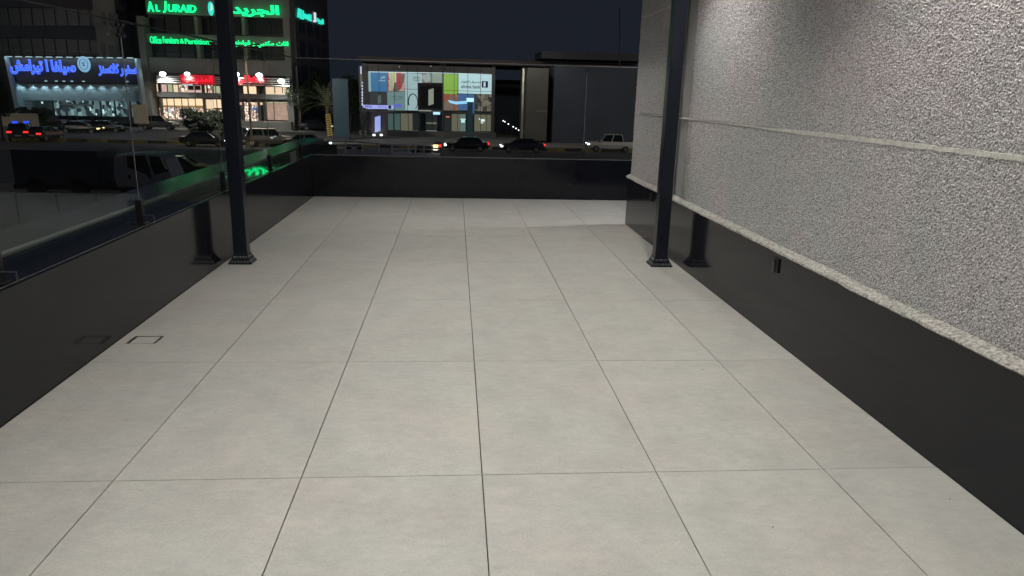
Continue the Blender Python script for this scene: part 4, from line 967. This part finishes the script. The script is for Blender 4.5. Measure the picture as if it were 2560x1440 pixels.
for u in (870, 900, 1040, 1066):
    p = PY(u, 392, Yf_); bm = bmesh.new(); tube(bm, (0, .1, .42), (0, .4, .42), .42, n=16); o = obj('wheel', bm, TYRE, ft); o.location = Vector((p.x, Yf_, ZG))-ft.location

# near box truck, cab to the right
c = at(330, 492); Yb = c.y
bt = empty('box_truck', c, 0, 'unlit box truck with a pale blunt cab parked close below the terrace at left', 'truck')
CABM = mat('cab_pale', (.22, .215, .28), .4, coat=.3)
o = quad_pts('cab', [(285, 388), (350, 383), (392, 386), (410, 400), (430, 442), (432, 470), (292, 470), (285, 440)], Yb, 2.0, CABM); o.parent = bt; o.location -= bt.location
bmm = o.modifiers.new('b', 'BEVEL'); bmm.width = .12; bmm.segments = 3
for pts in ([(316, 390), (362, 388), (374, 425), (378, 450), (366, 437), (336, 424), (318, 418)], [(372, 389), (396, 392), (412, 402), (422, 428), (388, 437), (378, 420)]):
    o = quad_pts('side_window', pts, Yb-.03, .028, CG); o.parent = bt; o.location -= bt.location
W('door_handle', 320, 438, 325, 447, Yb-.06, .05, TYRE, bt); 
o = quad_pts('mirror_arm', [(400, 394), (403, 396), (417, 424), (413, 422)], Yb-.5, .1, mat('mirror_silver', (.5, .5, .52), .3)); o.parent = bt; o.location -= bt.location
W('cargo_box', 32, 376, 246, 462, Yb+.05, 2.3, mat('cargo_dark', (.025, .027, .04), .6, noise=.15, nscale=.8), bt)
W('chassis', 34, 463, 410, 475, Yb+.3, 1.6, TYRE, bt)
for u in (90, 200, 322):
    p = PY(u, 492, Yb); bm = bmesh.new(); tube(bm, (0, .05, .48), (0, .4, .48), .48, n=18); wl = obj('wheel', bm, TYRE, bt); wl.location = Vector((p.x, Yb, ZG))-bt.location

# blue-grey sheet hoarding below the terrace
Yw = 26.0
hf = empty('sheet_metal_fence', (PY(100, 520, Yw).x, Yw, ZG), 0, 'blue-grey sheet metal hoarding below the terrace at the left edge', 'fence')
HM = mat('sheet_metal', (.12, .135, .20), .5, noise=.12, nscale=1.2)
for k, (u0, u1) in enumerate(((-150, -52), (-50, 42), (50, 143), (151, 241), (249, 335), (341, 420), (424, 500))):
    o = W('metal_panel', u0, 485+u0*.02, u1, 600, Yw, .05, HM, hf)
    bm = bmesh.new(); p0 = PY((u0+u1)/2, 540, Yw)
for u in (-56, 42, 143, 241, 335, 420):
    W('fence_post', u+1, 484+u*.02, u+7, 600, Yw+.04, .08, mat('post_dark', (.05, .05, .06), .6), hf)
W('cap_rail', -150, 483, 500, 486, Yw-.02, .12, mat('post_dark', (.05, .05, .06), .6), hf)

# added lamps brightening the street: unseen masts, and glows at two poles
def street_fill(loc, p, tgt): lamp('street_fill_glow', 'SPOT', loc, p, (1, .90, .80), tgt, spot_size=R(165), spot_blend=.8, shadow_soft_size=.3)
for i, (x, y, p) in enumerate(((-84, 66, 15000), (56, 66, 15000), (-62, 40, 5000), (42, 62, 12000), (-34, 8, 2300))):
    e = empty('fill_mast', (x, y, ZG), 0, 'tall added lamp mast out of view, brightening the street, %s' % ('far off to the left', 'far off to the right', 'nearby on the left', 'nearby on the right', 'closest to the terrace on its left')[i], 'added lamp mast', 'added lamp masts that brighten the street')
    bm = bmesh.new(); tube(bm, (0, 0, 0), (0, 0, 16), .12, .07, n=8); obj('mast', bm, mat('pole_dark', (.08, .08, .09), .6), e)
    bm = bmesh.new(); box(bm, -.9, .9, -.2, .2, 16, 16.12); obj('lamp_head', bm, BLACKM, e)
    street_fill((x, y, ZG+15.9), p, (x*.6 if y > 20 else x*.4, y+16, ZG))
for (u, v, p) in ((612, 110, 5000), (1309, 60, 1500)):  # added glows over two of the poles
    b_ = G({612: 631, 1309: 1303, 1549: 1549}[u], 366, ZG); q = PY(u, v, b_.y); street_fill((q.x, q.y, q.z), p, (q.x, q.y+10, ZG))
